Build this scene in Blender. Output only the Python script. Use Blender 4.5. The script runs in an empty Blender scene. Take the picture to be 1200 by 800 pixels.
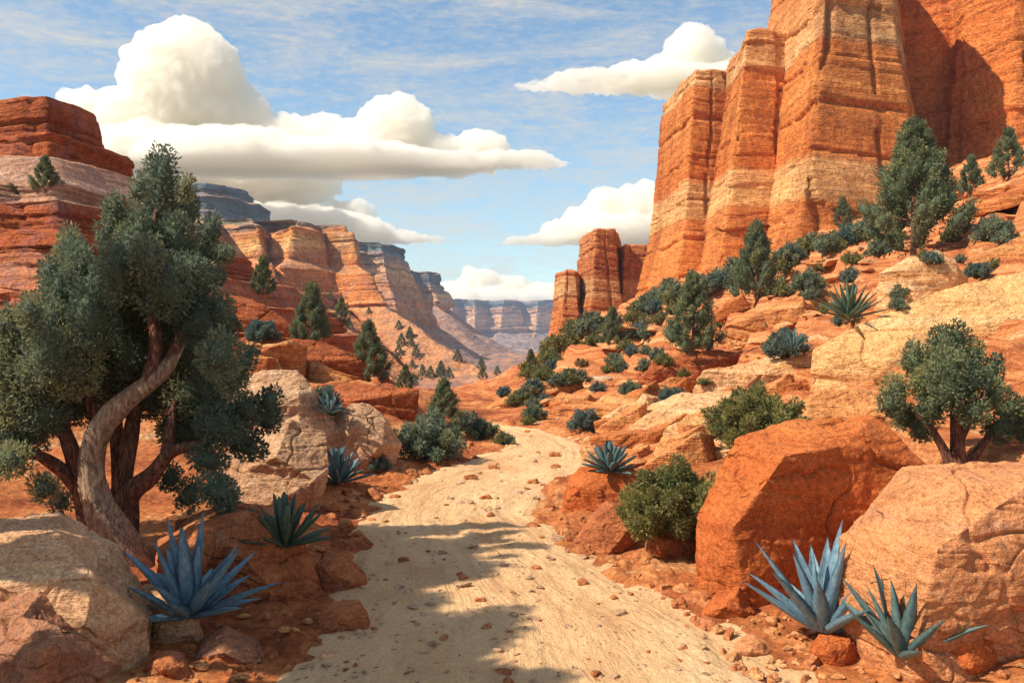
import bpy, bmesh, math, random
import numpy as np
from mathutils import Vector
from mathutils.bvhtree import BVHTree
R = math.radians
rng = np.random.default_rng(7)
random.seed(7)

# ------------------------------------------------------------------ camera, world, sun, exposure
F = 1050.0; CH = 2.6                       # focal length in photo pixels, eye height
sc = bpy.context.scene
cam = bpy.data.objects.new('camera', bpy.data.cameras.new('camera'))
sc.collection.objects.link(cam); sc.camera = cam
cam.location = (0, 0, CH); cam.rotation_euler = (R(90), 0, 0)
cam.data.sensor_width = 36; cam.data.lens = F / 1200 * 36
cam.data.clip_start = .1; cam.data.clip_end = 60000

SUN_AZ = (-1.0, -0.40); SUN_EL = R(46)
az = math.atan2(SUN_AZ[0], SUN_AZ[1])      # clockwise from +Y
world = bpy.data.worlds.new('World'); sc.world = world; world.use_nodes = True
nt = world.node_tree; nt.nodes.clear()
wo = nt.nodes.new('ShaderNodeOutputWorld'); bg = nt.nodes.new('ShaderNodeBackground')
sky = nt.nodes.new('ShaderNodeTexSky'); sky.sky_type = 'NISHITA'; sky.sun_disc = False
sky.sun_elevation = SUN_EL; sky.sun_rotation = az % (2*math.pi)
sky.air_density = 1.0; sky.dust_density = 0.3; sky.ozone_density = 1.5
tc = nt.nodes.new('ShaderNodeTexCoord')
def wnoise(scale, msc, detail, lo, hi, dist=0.0):
    mp = nt.nodes.new('ShaderNodeMapping'); mp.inputs['Scale'].default_value = msc
    mp.inputs['Rotation'].default_value = (0, R(9), 0)
    n = nt.nodes.new('ShaderNodeTexNoise'); n.inputs['Scale'].default_value = scale; n.inputs['Detail'].default_value = detail
    n.inputs['Distortion'].default_value = dist; n.inputs['Roughness'].default_value = .65
    r = nt.nodes.new('ShaderNodeMapRange'); r.inputs[1].default_value = lo; r.inputs[2].default_value = hi
    nt.links.new(tc.outputs['Generated'], mp.inputs[0]); nt.links.new(mp.outputs[0], n.inputs['Vector']); nt.links.new(n.outputs[0], r.inputs[0])
    return r.outputs[0]
w1 = wnoise(7, (1, 1, 5), 10, .44, .70, .6)
w2 = wnoise(60, (1, 1, 3.5), 4, .42, .72, .4)
mul = nt.nodes.new('ShaderNodeMath'); mul.operation = 'MULTIPLY_ADD'; mul.inputs[1].default_value = .62; mul.use_clamp = True
m2 = nt.nodes.new('ShaderNodeMath'); m2.operation = 'MULTIPLY'; m2.inputs[1].default_value = .34
nt.links.new(w2, m2.inputs[0]); nt.links.new(w1, mul.inputs[0]); nt.links.new(m2.outputs[0], mul.inputs[2])
sat = nt.nodes.new('ShaderNodeMix'); sat.data_type = 'RGBA'; sat.blend_type = 'MULTIPLY'; sat.inputs[0].default_value = 1
SKY_TINT = (.54, .60, .58, 1)
sat.inputs[7].default_value = SKY_TINT
mixs = nt.nodes.new('ShaderNodeMix'); mixs.data_type = 'RGBA'; mixs.inputs[7].default_value = (2.7, 2.5, 2.15, 1)
nt.links.new(sky.outputs[0], sat.inputs[6]); nt.links.new(sat.outputs[2], mixs.inputs[6]); nt.links.new(mul.outputs[0], mixs.inputs[0])
nt.links.new(mixs.outputs[2], bg.inputs[0]); bg.inputs[1].default_value = .15
nt.links.new(bg.outputs[0], wo.inputs[0])

sl = bpy.data.lights.new('sun', 'SUN'); sl.energy = 3.5; sl.angle = R(.6); sl.color = (1, .88, .70)
sun = bpy.data.objects.new('sun', sl); sc.collection.objects.link(sun)
sd = Vector((SUN_AZ[0], SUN_AZ[1], 0)).normalized() * math.cos(SUN_EL) + Vector((0, 0, math.sin(SUN_EL)))
sun.rotation_euler = sd.to_track_quat('Z', 'Y').to_euler()
sc.view_settings.view_transform = 'Standard'; sc.view_settings.look = 'None'
sc.view_settings.exposure = 0.96; sc.view_settings.gamma = 1
sc.cycles.volume_bounces = 28; sc.cycles.max_bounces = 32; sc.cycles.diffuse_bounces = 8

# ------------------------------------------------------------------ noise
def _h(i, j, k, s):
    i = i.astype(np.uint32); j = j.astype(np.uint32); k = k.astype(np.uint32)
    h = i * np.uint32(374761393) + j * np.uint32(668265263) + k * np.uint32(2147483647 - 1013) + np.uint32((s * 974711 + 12345) % 4294967295)
    h = (h ^ (h >> np.uint32(13))) * np.uint32(1274126177)
    h = h ^ (h >> np.uint32(16)); h = h * np.uint32(2246822519); h = h ^ (h >> np.uint32(15))
    return (h & np.uint32(0xffffff)).astype(np.float64) / 16777215.0
def vn(x, y, z, s=0):
    """value noise in -1..1"""
    x = np.asarray(x, float); y = np.asarray(y, float) + 0*x; z = np.asarray(z, float) + 0*x
    xi = np.floor(x).astype(np.int64); yi = np.floor(y).astype(np.int64); zi = np.floor(z).astype(np.int64)
    fx = x-xi; fy = y-yi; fz = z-zi
    fx = fx*fx*(3-2*fx); fy = fy*fy*(3-2*fy); fz = fz*fz*(3-2*fz)
    r = 0
    for a in (0, 1):
        wa = fx if a else 1-fx
        for b in (0, 1):
            wb = fy if b else 1-fy
            for c in (0, 1):
                r = r + wa*wb*(fz if c else 1-fz)*_h(xi+a, yi+b, zi+c, s)
    return r*2-1
def fbm(x, y, z, s=0, o=4, g=.5):
    a = 1; t = 0; n = 0; f = 1
    for k in range(o):
        t = t + a*vn(x*f, y*f, z*f, s+k); n += a; a *= g; f *= 2.03
    return t/n
def ss(a, b, x):
    t = np.clip((np.asarray(x, float)-a)/(b-a), 0, 1); return t*t*(3-2*t)

# ------------------------------------------------------------------ helpers
def W(px, py, d): return Vector(((px-600)/F*d, d, CH-(py-400)/F*d))
col = sc.collection
def mesh_obj(name, v, f, mat, parent=None, smooth=True, attr=None, loc=None):
    v = np.asarray(v, float)
    if loc is not None: v = v - np.array(loc)
    me = bpy.data.meshes.new(name)
    if isinstance(f, np.ndarray):
        n = len(f); k = f.shape[1]
        me.vertices.add(len(v)); me.vertices.foreach_set('co', v.astype(np.float32).ravel())
        me.loops.add(n*k); me.loops.foreach_set('vertex_index', f.astype(np.int32).ravel())
        me.polygons.add(n); me.polygons.foreach_set('loop_start', np.arange(0, n*k, k, dtype=np.int32))
        me.update(calc_edges=True)
    else:
        me.from_pydata(v.tolist(), [], f); me.update()
    if smooth: me.polygons.foreach_set('use_smooth', np.ones(len(me.polygons), bool))
    if attr is not None:
        a = me.attributes.new('tint', 'FLOAT', 'POINT'); a.data.foreach_set('value', np.asarray(attr, np.float32))
    if mat: me.materials.append(mat)
    o = bpy.data.objects.new(name, me); col.objects.link(o)
    if loc is not None: o.location = loc
    if parent: o.parent = parent
    return o
def tag(o, label=None, cat=None, group=None, kind=None):
    if label: o['label'] = label
    if cat: o['category'] = cat
    if group: o['group'] = group
    if kind: o['kind'] = kind
    return o
def empty(name, loc=(0, 0, 0), rz=0):
    o = bpy.data.objects.new(name, None); o.empty_display_size = .2; col.objects.link(o)
    o.location = loc; o.rotation_euler = (0, 0, rz); return o
def dup(root, loc, rz=0, s=1, tilt=(0, 0)):
    c = root.copy(); col.objects.link(c); c.location = loc; c.rotation_euler = (tilt[0], tilt[1], rz)
    c.scale = (s, s, s) if not hasattr(s, '__len__') else s
    for k in ('group', 'kind'):
        if k in c: del c[k]
    for ch in root.children:
        k = ch.copy(); col.objects.link(k); k.parent = c
    return c
solids = []
def solid(v, f):
    solids.append(BVHTree.FromPolygons([tuple(p) for p in v], [tuple(int(q) for q in t) for t in f], all_triangles=False))
def hit(px, py, dmax=4000, only=None):
    o = Vector((0, 0, CH)); dr = Vector(((px-600)/F, 1, -(py-400)/F)).normalized(); best = None
    for b in (solids if only is None else only):
        r = b.ray_cast(o, dr, dmax)
        if r[0] is not None and (best is None or r[3] < best[3]): best = r
    return best[0] if best else None

# ------------------------------------------------------------------ materials
def nodes(name):
    m = bpy.data.materials.new(name); m.use_nodes = True; t = m.node_tree; t.nodes.clear()
    o = t.nodes.new('ShaderNodeOutputMaterial'); b = t.nodes.new('ShaderNodeBsdfPrincipled')
    b.inputs['Roughness'].default_value = .9; b.inputs['Specular IOR Level'].default_value = .15
    t.links.new(b.outputs[0], o.inputs[0]); return m, t, b
class NT:
    def __init__(s, t):
        s.t = t; g = t.nodes.new('ShaderNodeNewGeometry'); s.pos = g.outputs['Position']; s.nor = g.outputs['Normal']
    def map(s, sc3, src=None):
        m = s.t.nodes.new('ShaderNodeMapping'); m.inputs['Scale'].default_value = sc3
        s.t.links.new(src or s.pos, m.inputs[0]); return m.outputs[0]
    def noise(s, scale, vec=None, detail=4, rough=.6, dist=0):
        n = s.t.nodes.new('ShaderNodeTexNoise'); n.inputs['Scale'].default_value = scale; n.inputs['Detail'].default_value = detail
        n.inputs['Roughness'].default_value = rough; n.inputs['Distortion'].default_value = dist
        s.t.links.new(vec or s.pos, n.inputs['Vector']); return n.outputs[0]
    def voro(s, scale, vec=None, feat='F1'):
        n = s.t.nodes.new('ShaderNodeTexVoronoi'); n.feature = feat; n.inputs['Scale'].default_value = scale
        s.t.links.new(vec or s.pos, n.inputs['Vector']); return n.outputs['Distance']
    def ramp(s, fac, stops, interp='LINEAR'):
        r = s.t.nodes.new('ShaderNodeValToRGB'); cr = r.color_ramp; cr.interpolation = interp
        while len(cr.elements) < len(stops): cr.elements.new(.5)
        for e, (p, c) in zip(cr.elements, stops):
            e.position = p; e.color = (*c, 1) if hasattr(c, '__len__') else (c, c, c, 1)
        s.t.links.new(fac, r.inputs[0]); return r.outputs[0]
    def mix(s, fac, a, b, mode='MIX'):
        m = s.t.nodes.new('ShaderNodeMix'); m.data_type = 'RGBA'; m.blend_type = mode
        for i, x in ((0, fac), (6, a), (7, b)):
            if hasattr(x, 'links') or hasattr(x, 'is_linked'): s.t.links.new(x, m.inputs[i])
            elif i == 0: m.inputs[0].default_value = x
            else: m.inputs[i].default_value = (*x, 1)
        return m.outputs[2]
    def math(s, op, a, b=0, c=0):
        m = s.t.nodes.new('ShaderNodeMath'); m.operation = op
        for i, x in enumerate((a, b, c)):
            if hasattr(x, 'is_linked'): s.t.links.new(x, m.inputs[i])
            else: m.inputs[i].default_value = x
        return m.outputs[0]
    def sep(s, v=None, i=2):
        n = s.t.nodes.new('ShaderNodeSeparateXYZ'); s.t.links.new(v or s.pos, n.inputs[0]); return n.outputs[i]
    def mr(s, v, a, b, c=0, d=1):
        m = s.t.nodes.new('ShaderNodeMapRange'); s.t.links.new(v, m.inputs[0])
        for i, x in enumerate((a, b, c, d)): m.inputs[i+1].default_value = x
        return m.outputs[0]
    def bump(s, b, h, dist, strength=.6):
        n = s.t.nodes.new('ShaderNodeBump'); n.inputs['Strength'].default_value = strength; n.inputs['Distance'].default_value = dist
        s.t.links.new(h, n.inputs['Height']); s.t.links.new(n.outputs[0], b.inputs['Normal'])

def rock_mat(name, pal, d, band=1.0, zstops=None, tilt=(0, 0), streak=0.0, soil=None, grain=.26, soil_at=(.55, .8), blue=0.0, lichen=0.0, crack=.35, bedmix=.85):
    """sandstone: palette laid in beds of thickness `band`; d = how far it is seen from, sets the grain size"""
    m, t, b = nodes(name); n = NT(t); px = d/F
    wv = n.noise(.35/band*.25, detail=3)
    z = n.math('ADD', n.sep(), n.math('MULTIPLY', n.math('SUBTRACT', wv, .5), band*1.6))
    z = n.math('ADD', z, n.math('MULTIPLY', n.sep(i=0), tilt[0])); z = n.math('ADD', z, n.math('MULTIPLY', n.sep(i=1), tilt[1]))
    if zstops:
        z0, z1 = zstops[0][0], zstops[-1][0]
        base = n.ramp(n.mr(z, z0, z1), [((q-z0)/(z1-z0), c) for q, c in zstops])
        cmb = t.nodes.new('ShaderNodeCombineXYZ'); t.links.new(z, cmb.inputs[2])
        thin = n.noise(2.2/band, cmb.outputs[0], 5, .7)
        base = n.mix(bedmix, base, n.ramp(thin, [(.34, (.50, .42, .40)), (.44, (.95, .92, .90)), (.52, (1, 1, 1)), (.60, (1.25, 1.5, 1.8))]), 'MULTIPLY')
    else:
        cmb = t.nodes.new('ShaderNodeCombineXYZ'); t.links.new(z, cmb.inputs[2])
        thin = n.noise(1.0/band, cmb.outputs[0], 4, .65)
        base = n.ramp(thin, [(.30+.4*i/(len(pal)-1), c) for i, c in enumerate(pal)])
    blot = n.noise(.02/px, detail=5, rough=.65)
    base = n.mix(.75, base, n.ramp(blot, [(.3, (.66, .60, .58)), (.5, (1, 1, 1)), (.7, (1.22, 1.25, 1.25))]), 'MULTIPLY')
    if streak:
        st = n.noise(.012/px, n.map((1, 1, .09)), 5, .7)
        base = n.mix(streak, base, n.ramp(st, [(.38, (.50, .38, .36)), (.52, (1, 1, 1)), (.7, (1.15, 1.12, 1.1))]), 'MULTIPLY')
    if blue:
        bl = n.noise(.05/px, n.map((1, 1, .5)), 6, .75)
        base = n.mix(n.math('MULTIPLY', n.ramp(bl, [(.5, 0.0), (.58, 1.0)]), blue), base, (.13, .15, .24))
    if lichen:
        bl = n.noise(.03/px, detail=7, rough=.8)
        base = n.mix(n.math('MULTIPLY', n.ramp(bl, [(.55, 0.0), (.62, 1.0)]), lichen), base, (.26, .25, .25))
    if soil:
        up = n.sep(n.nor); sn = n.math('ADD', up, n.math('MULTIPLY', n.math('SUBTRACT', n.noise(.03/px, detail=6, rough=.7), .5), .5))
        sc_ = n.ramp(n.noise(.06/px, n.map((1, 1, 2.5)), 6, .75), [(.36, soil[0]), (.5, soil[1]), (.62, soil[2])])
        base = n.mix(n.mr(sn, *soil_at), base, sc_)
    wp = t.nodes.new('ShaderNodeVectorMath'); wp.operation = 'MULTIPLY_ADD'; nz = t.nodes.new('ShaderNodeTexNoise'); nz.inputs['Scale'].default_value = .02/px; nz.inputs['Detail'].default_value = 4
    t.links.new(n.pos, nz.inputs['Vector']); t.links.new(nz.outputs['Color'], wp.inputs[0]); wp.inputs[1].default_value = (45*px,)*3; t.links.new(n.pos, wp.inputs[2])
    ck = n.voro(.010/px, n.map((1, 1, 2.2), wp.outputs[0]), 'DISTANCE_TO_EDGE')
    ckm = n.math('MULTIPLY', n.ramp(ck, [(0, 1.0), (.022, 0.0)]), n.ramp(n.noise(.012/px, detail=3), [(.54, 0.0), (.64, 1.0)]))
    base = n.mix(n.math('MULTIPLY', ckm, crack), base, (.10, .035, .02))
    g = n.noise(.42/px, detail=2, rough=.8); g2 = n.noise(.16/px, detail=3, rough=.7)
    base = n.mix(1, base, n.ramp(g, [(.3, 1-grain*1.3), (.5, 1.0), (.7, 1+grain*1.2)]), 'MULTIPLY')
    base = n.mix(1, base, n.ramp(g2, [(.32, 1-grain), (.5, 1.0), (.68, 1+grain*.8)]), 'MULTIPLY')
    t.links.new(base, b.inputs['Base Color'])
    hh = n.math('ADD', n.math('MULTIPLY', g2, .6), n.math('MULTIPLY', n.noise(.035/px, n.map((1, 1, 3)), 6, .7), 1.6))
    hh = n.math('ADD', hh, n.math('MULTIPLY', thin, 1.8)); hh = n.math('ADD', hh, n.math('MULTIPLY', ckm, -3*crack))
    n.bump(b, hh, px*9, .85)
    return m

OR = [(.30, .085, .028), (.44, .135, .04), (.56, .20, .07), (.66, .34, .15)]
ORL = [(.50, .17, .06), (.64, .26, .09), (.72, .40, .18), (.76, .52, .30)]
RED = [(.20, .05, .022), (.33, .085, .03), (.42, .12, .042), (.50, .19, .085)]
CRM = [(.46, .27, .15), (.60, .40, .23), (.70, .50, .30), (.74, .56, .36)]
TAN = [(.40, .20, .11), (.52, .29, .165), (.60, .36, .21), (.66, .45, .28)]

def foliage(name, ca, cb, cc):
    m, t, b = nodes(name); n = NT(t)
    a = t.nodes.new('ShaderNodeAttribute'); a.attribute_name = 'tint'
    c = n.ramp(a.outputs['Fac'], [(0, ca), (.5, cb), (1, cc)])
    t.links.new(c, b.inputs['Base Color']); b.inputs['Roughness'].default_value = .75
    tr = t.nodes.new('ShaderNodeBsdfTranslucent'); t.links.new(c, tr.inputs[0])
    mx = t.nodes.new('ShaderNodeMixShader'); mx.inputs[0].default_value = .36
    o = [x for x in t.nodes if x.type == 'OUTPUT_MATERIAL'][0]
    t.links.new(b.outputs[0], mx.inputs[1]); t.links.new(tr.outputs[0], mx.inputs[2]); t.links.new(mx.outputs[0], o.inputs[0])
    return m
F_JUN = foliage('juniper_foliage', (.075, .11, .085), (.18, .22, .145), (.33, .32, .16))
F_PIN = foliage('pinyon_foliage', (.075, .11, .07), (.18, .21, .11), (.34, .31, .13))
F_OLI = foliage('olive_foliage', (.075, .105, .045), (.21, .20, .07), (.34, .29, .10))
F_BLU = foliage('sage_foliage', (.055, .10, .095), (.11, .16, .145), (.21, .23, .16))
def bark(name, c1, c2, sc_=30):
    m, t, b = nodes(name); n = NT(t)
    v = n.noise(sc_, n.map((1, 1, .22)), 6, .7, .6)
    c = n.ramp(v, [(.33, tuple(.35*x for x in c1)), (.48, c1), (.66, c2)])
    c = n.mix(1, c, n.ramp(n.noise(sc_*5, detail=2), [(.3, .7), (.5, 1.0), (.7, 1.3)]), 'MULTIPLY')
    t.links.new(c, b.inputs['Base Color']); n.bump(b, v, .03, .9); return m
BARK_P = bark('weathered_bark', (.30, .19, .125), (.58, .42, .29))
BARK_D = bark('dark_bark', (.14, .06, .04), (.34, .18, .12))
def blade_mat(name, c1, c2, edge):
    m, t, b = nodes(name); n = NT(t)
    a = t.nodes.new('ShaderNodeAttribute'); a.attribute_name = 'tint'
    c = n.ramp(n.noise(22, n.map((1, 1, .5)), 5, .75), [(.36, c1), (.62, c2)])
    c = n.mix(1, c, n.ramp(n.noise(130, detail=2), [(.3, .72), (.5, 1.0), (.7, 1.3)]), 'MULTIPLY')
    c = n.mix(a.outputs['Fac'], c, edge)
    t.links.new(c, b.inputs['Base Color']); b.inputs['Roughness'].default_value = .6; b.inputs['Specular IOR Level'].default_value = .35
    return m
B_BLUE = blade_mat('agave_blue', (.075, .155, .22), (.19, .31, .38), (.04, .07, .10))
B_TEAL = blade_mat('agave_teal', (.055, .115, .13), (.14, .21, .19), (.03, .055, .05))
B_GREEN = blade_mat('yucca_green', (.040, .085, .062), (.115, .155, .09), (.022, .04, .03))
B_SAGE = blade_mat('yucca_sage', (.060, .12, .15), (.15, .22, .22), (.03, .06, .07))

# ------------------------------------------------------------------ ground
LE = [(-100, 1400), (120, 1000), (240, 870), (325, 800), (385, 745), (418, 700), (424, 655), (430, 612), (458, 582), (500, 554), (560, 539), (604, 523), (596, 510), (572, 502), (510, 494.5)]
RE = [(1350, 1400), (1180, 1000), (1060, 870), (965, 800), (860, 740), (755, 690), (675, 645), (612, 602), (630, 574), (714, 546), (706, 528), (672, 512), (622, 501.5), (570, 494.5), (530, 491)]
def edge(E):
    d = np.array([CH*F/(p[1]-400) for p in E]); x = np.array([(p[0]-600)/F for p in E])*d
    return d, x
LEd, LEx = edge(LE); REd, REx = edge(RE)
def wash_in(x, y):
    xl = np.interp(y, LEd, LEx); xr = np.interp(y, REd, REx)
    return np.minimum(x-xl, xr-x) - np.maximum(0, y-30)*.8 - 0*x
GC = [(-400, 2, 0), (600, 2, 0), (1600, 2, 0), (-400, 4, .1), (600, 4, 0), (1600, 4, .1),
 (-300, 6, .4), (0, 6, .15), (300, 6, 0), (600, 6, 0), (900, 6, 0), (1100, 6, .06), (1200, 6, .15), (1500, 6, .5),
 (-200, 8, .6), (0, 8, .3), (200, 8, .06), (330, 8, 0), (600, 8, 0), (880, 8, 0), (1000, 8, .06), (1200, 8, .3), (1500, 8, .9),
 (-200, 11, .8), (0, 11, .4), (130, 11, .2), (250, 11, .12), (350, 11, .08), (420, 11, 0), (600, 11, 0), (740, 11, 0), (850, 11, .1), (1000, 11, .4), (1130, 11, .85), (1300, 11, 1.6),
 (0, 14, .8), (200, 14, .5), (350, 14, .15), (430, 14, 0), (600, 14, 0), (660, 14, .05), (760, 14, .3), (900, 14, .7), (1100, 14, 1.5), (1300, 14, 2.5),
 (-200, 18, 2.2), (0, 18, 1.4), (200, 18, .9), (380, 18, .35), (460, 18, .05), (550, 18, 0), (690, 18, .02), (800, 18, .6), (950, 18, 1.2), (1150, 18, 2.2), (1300, 18, 3.2),
 (0, 24, 2.2), (250, 24, 1.5), (400, 24, .85), (510, 24, .25), (570, 24, 0), (680, 24, .05), (760, 24, .7), (900, 24, 1.5), (1000, 24, 2.4), (1150, 24, 4),
 (0, 30, 3), (250, 30, 2.2), (400, 30, 1.6), (480, 30, .8), (540, 30, .1), (600, 30, 0), (660, 30, .3), (760, 30, .9), (920, 30, 2.2), (1150, 30, 5.6),
 (0, 38, 4), (200, 38, 3.4), (365, 38, 2.5), (450, 38, .9), (550, 38, -.2), (620, 38, .1), (700, 38, .9), (800, 38, 1.7), (920, 38, 3.6), (1072, 38, 6.0), (1200, 38, 8.3),
 (200, 50, 3.2), (400, 50, 1.6), (480, 50, 0), (560, 50, -.6), (620, 50, .2), (700, 50, 1.3), (812, 50, 2.3), (900, 50, 4.4), (1072, 50, 8.4), (1200, 50, 11.5),
 (300, 70, .5), (450, 70, -1.2), (560, 70, -1.4), (620, 70, .4), (700, 70, 2.6), (780, 70, 4.6), (850, 70, 7), (940, 70, 9.8), (1050, 70, 13), (1200, 70, 17.5),
 (300, 100, -2), (500, 100, -3), (570, 100, -2.4), (620, 100, .7), (680, 100, 4), (745, 100, 7.5), (850, 100, 11.5), (1050, 100, 18), (1200, 100, 24),
 (200, 150, -4), (400, 150, -5), (560, 150, -5.2), (610, 150, -3), (680, 150, 2), (800, 150, 10), (1100, 150, 20),
 (-200, 300, -10), (300, 300, -10), (600, 300, -9), (700, 300, -6), (1000, 300, 4), (1400, 300, 8),
 (0, 900, -15), (600, 900, -16), (1200, 900, -12), (0, 2000, -28), (600, 2000, -30), (1200, 2000, -28), (0, 7000, -40), (600, 7000, -40), (1200, 7000, -40)]
gx = np.array([(p/300., math.log(d)*1.3) for p, d, z in GC]); gq = np.array([z/d for p, d, z in GC])
K = np.sqrt(((gx[:, None]-gx[None])**2).sum(-1)); nG = len(gx)
A = np.block([[K, np.ones((nG, 1))], [np.ones((1, nG)), np.zeros((1, 1))]])
gw = np.linalg.solve(A, np.append(gq, 0))
def base_h(x, y):
    y = np.maximum(y, 2.0); u = np.clip(x/y*F+600, -500, 1700)/300.; v = np.log(y)*1.3
    q = np.full(x.shape, gw[-1])
    for i in range(nG): q = q + gw[i]*np.sqrt((u-gx[i, 0])**2+(v-gx[i, 1])**2)
    return q*y
def G(x, y):
    x = np.asarray(x, float); y = np.asarray(y, float)
    shp = x.shape; x = x.ravel(); y = y.ravel()
    z = base_h(x, y); win = wash_in(x, y); m = ss(-.25, .35, win)
    off = 1-m
    far = np.clip(y/12., .5, 30)
    rise = ss(.2, 1.1, z) * off * (1-ss(90, 200, y))
    zs = z + fbm(x*.14, y*.14, 0, 11, 4)*.6*rise*np.clip(y/25, .4, 2)
    st = (.42 + .75*ss(15, 60, y))                                   # sandstone benches
    q = (zs + .25*fbm(x*.25, y*.25, 0, 5, 2) + .02*x)/st
    fr = q-np.floor(q); zt = (np.floor(q)+ss(.68, .93, fr))*st - .25*fbm(x*.25, y*.25, 0, 5, 2) - .02*x
    z = zs*(1-.9*rise)+zt*.9*rise
    z = z + off*(fbm(x*1.1/np.sqrt(far), y*1.1/np.sqrt(far), 0, 3, 5, .6)*.11*far**.8)
    lump = np.maximum(0, fbm(x*2.6, y*2.6, 0, 21, 4, .6)-.05)*.30*ss(-1.6, .1, win)*(1-ss(40, 60, y))
    z = z + off*lump - .07*m
    hil = ss(120, 250, y)*(1-ss(5000, 7000, y))
    z = z + hil*(fbm(x*.012, y*.012, 0, 31, 5)*6 + fbm(x*.004, y*.002, 0, 35, 4)*16*ss(250, 900, y))
    z = z + off*ss(.4, 1.2, win+1.2)*0
    return z.reshape(shp)
ys = np.concatenate([np.linspace(-12, 2.5, 30), 2.6*np.exp(np.arange(0, math.log(120/2.6), .0058)), 121*np.exp(np.arange(0, math.log(7000/121), .018))])
nu = 680
tt = np.linspace(-1, 1, nu); tt = tt*(.72+.28*np.abs(tt)**3)
YY, TT = np.meshgrid(ys, tt, indexing='ij')
XX = TT*(np.maximum(YY, 1)*.92+6+np.maximum(0, 6-YY)*1.5)
ZZ = G(XX, YY)
def grid_faces(a, b, wrap=False):
    i = np.arange(a-1)[:, None]; j = np.arange(b if wrap else b-1)[None]
    j2 = (j+1) % b
    return np.stack([i*b+j, i*b+j2, (i+1)*b+j2, (i+1)*b+j], -1).reshape(-1, 4)
gv = np.stack([XX, YY, ZZ], -1).reshape(-1, 3); gf = grid_faces(len(ys), nu)

def ground_mat():
    m, t, b = nodes('red_desert_soil'); n = NT(t)
    d = n.sep(i=1)
    up = n.sep(n.nor)
    a = n.noise(.55, n.map((1, 1, 3)), 7, .7)
    soil = n.ramp(a, [(.36, (.26, .065, .026)), (.46, (.46, .135, .045)), (.55, (.62, .22, .07)), (.68, (.74, .42, .19))])
    cmb = t.nodes.new('ShaderNodeCombineXYZ')
    zz = n.math('ADD', n.sep(), n.math('MULTIPLY', n.noise(.3, detail=3), 1.2)); t.links.new(zz, cmb.inputs[2])
    bed = n.ramp(n.noise(2.6, cmb.outputs[0], 5, .7), [(.36, (.22, .06, .026)), (.46, (.48, .15, .05)), (.54, (.68, .29, .11)), (.64, (.78, .54, .30))])
    c = n.mix(n.mr(up, .86, .99), bed, soil)
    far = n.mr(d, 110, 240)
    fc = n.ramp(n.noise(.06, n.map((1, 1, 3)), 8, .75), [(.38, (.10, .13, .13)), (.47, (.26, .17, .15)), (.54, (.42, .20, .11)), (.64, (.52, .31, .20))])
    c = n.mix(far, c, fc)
    for s_, w in ((11, .5), (42, .55), (140, .4)):
        c = n.mix(w, c, n.ramp(n.noise(s_, detail=3, rough=.7), [(.32, .55), (.5, 1.0), (.68, 1.4)]), 'MULTIPLY')
    peb = n.ramp(n.voro(9), [(.12, (1.25, 1.15, 1.05)), (.32, (1, 1, 1)), (.6, (.72, .66, .66))])
    c = n.mix(.6, c, peb, 'MULTIPLY')
    t.links.new(c, b.inputs['Base Color'])
    h = n.math('ADD', n.noise(14, detail=6, rough=.75), n.math('MULTIPLY', n.voro(9), -.7))
    n.bump(b, h, .07, .9); return m
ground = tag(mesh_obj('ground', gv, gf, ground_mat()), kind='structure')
solid(gv, gf); GB = [solids[0]]

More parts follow.
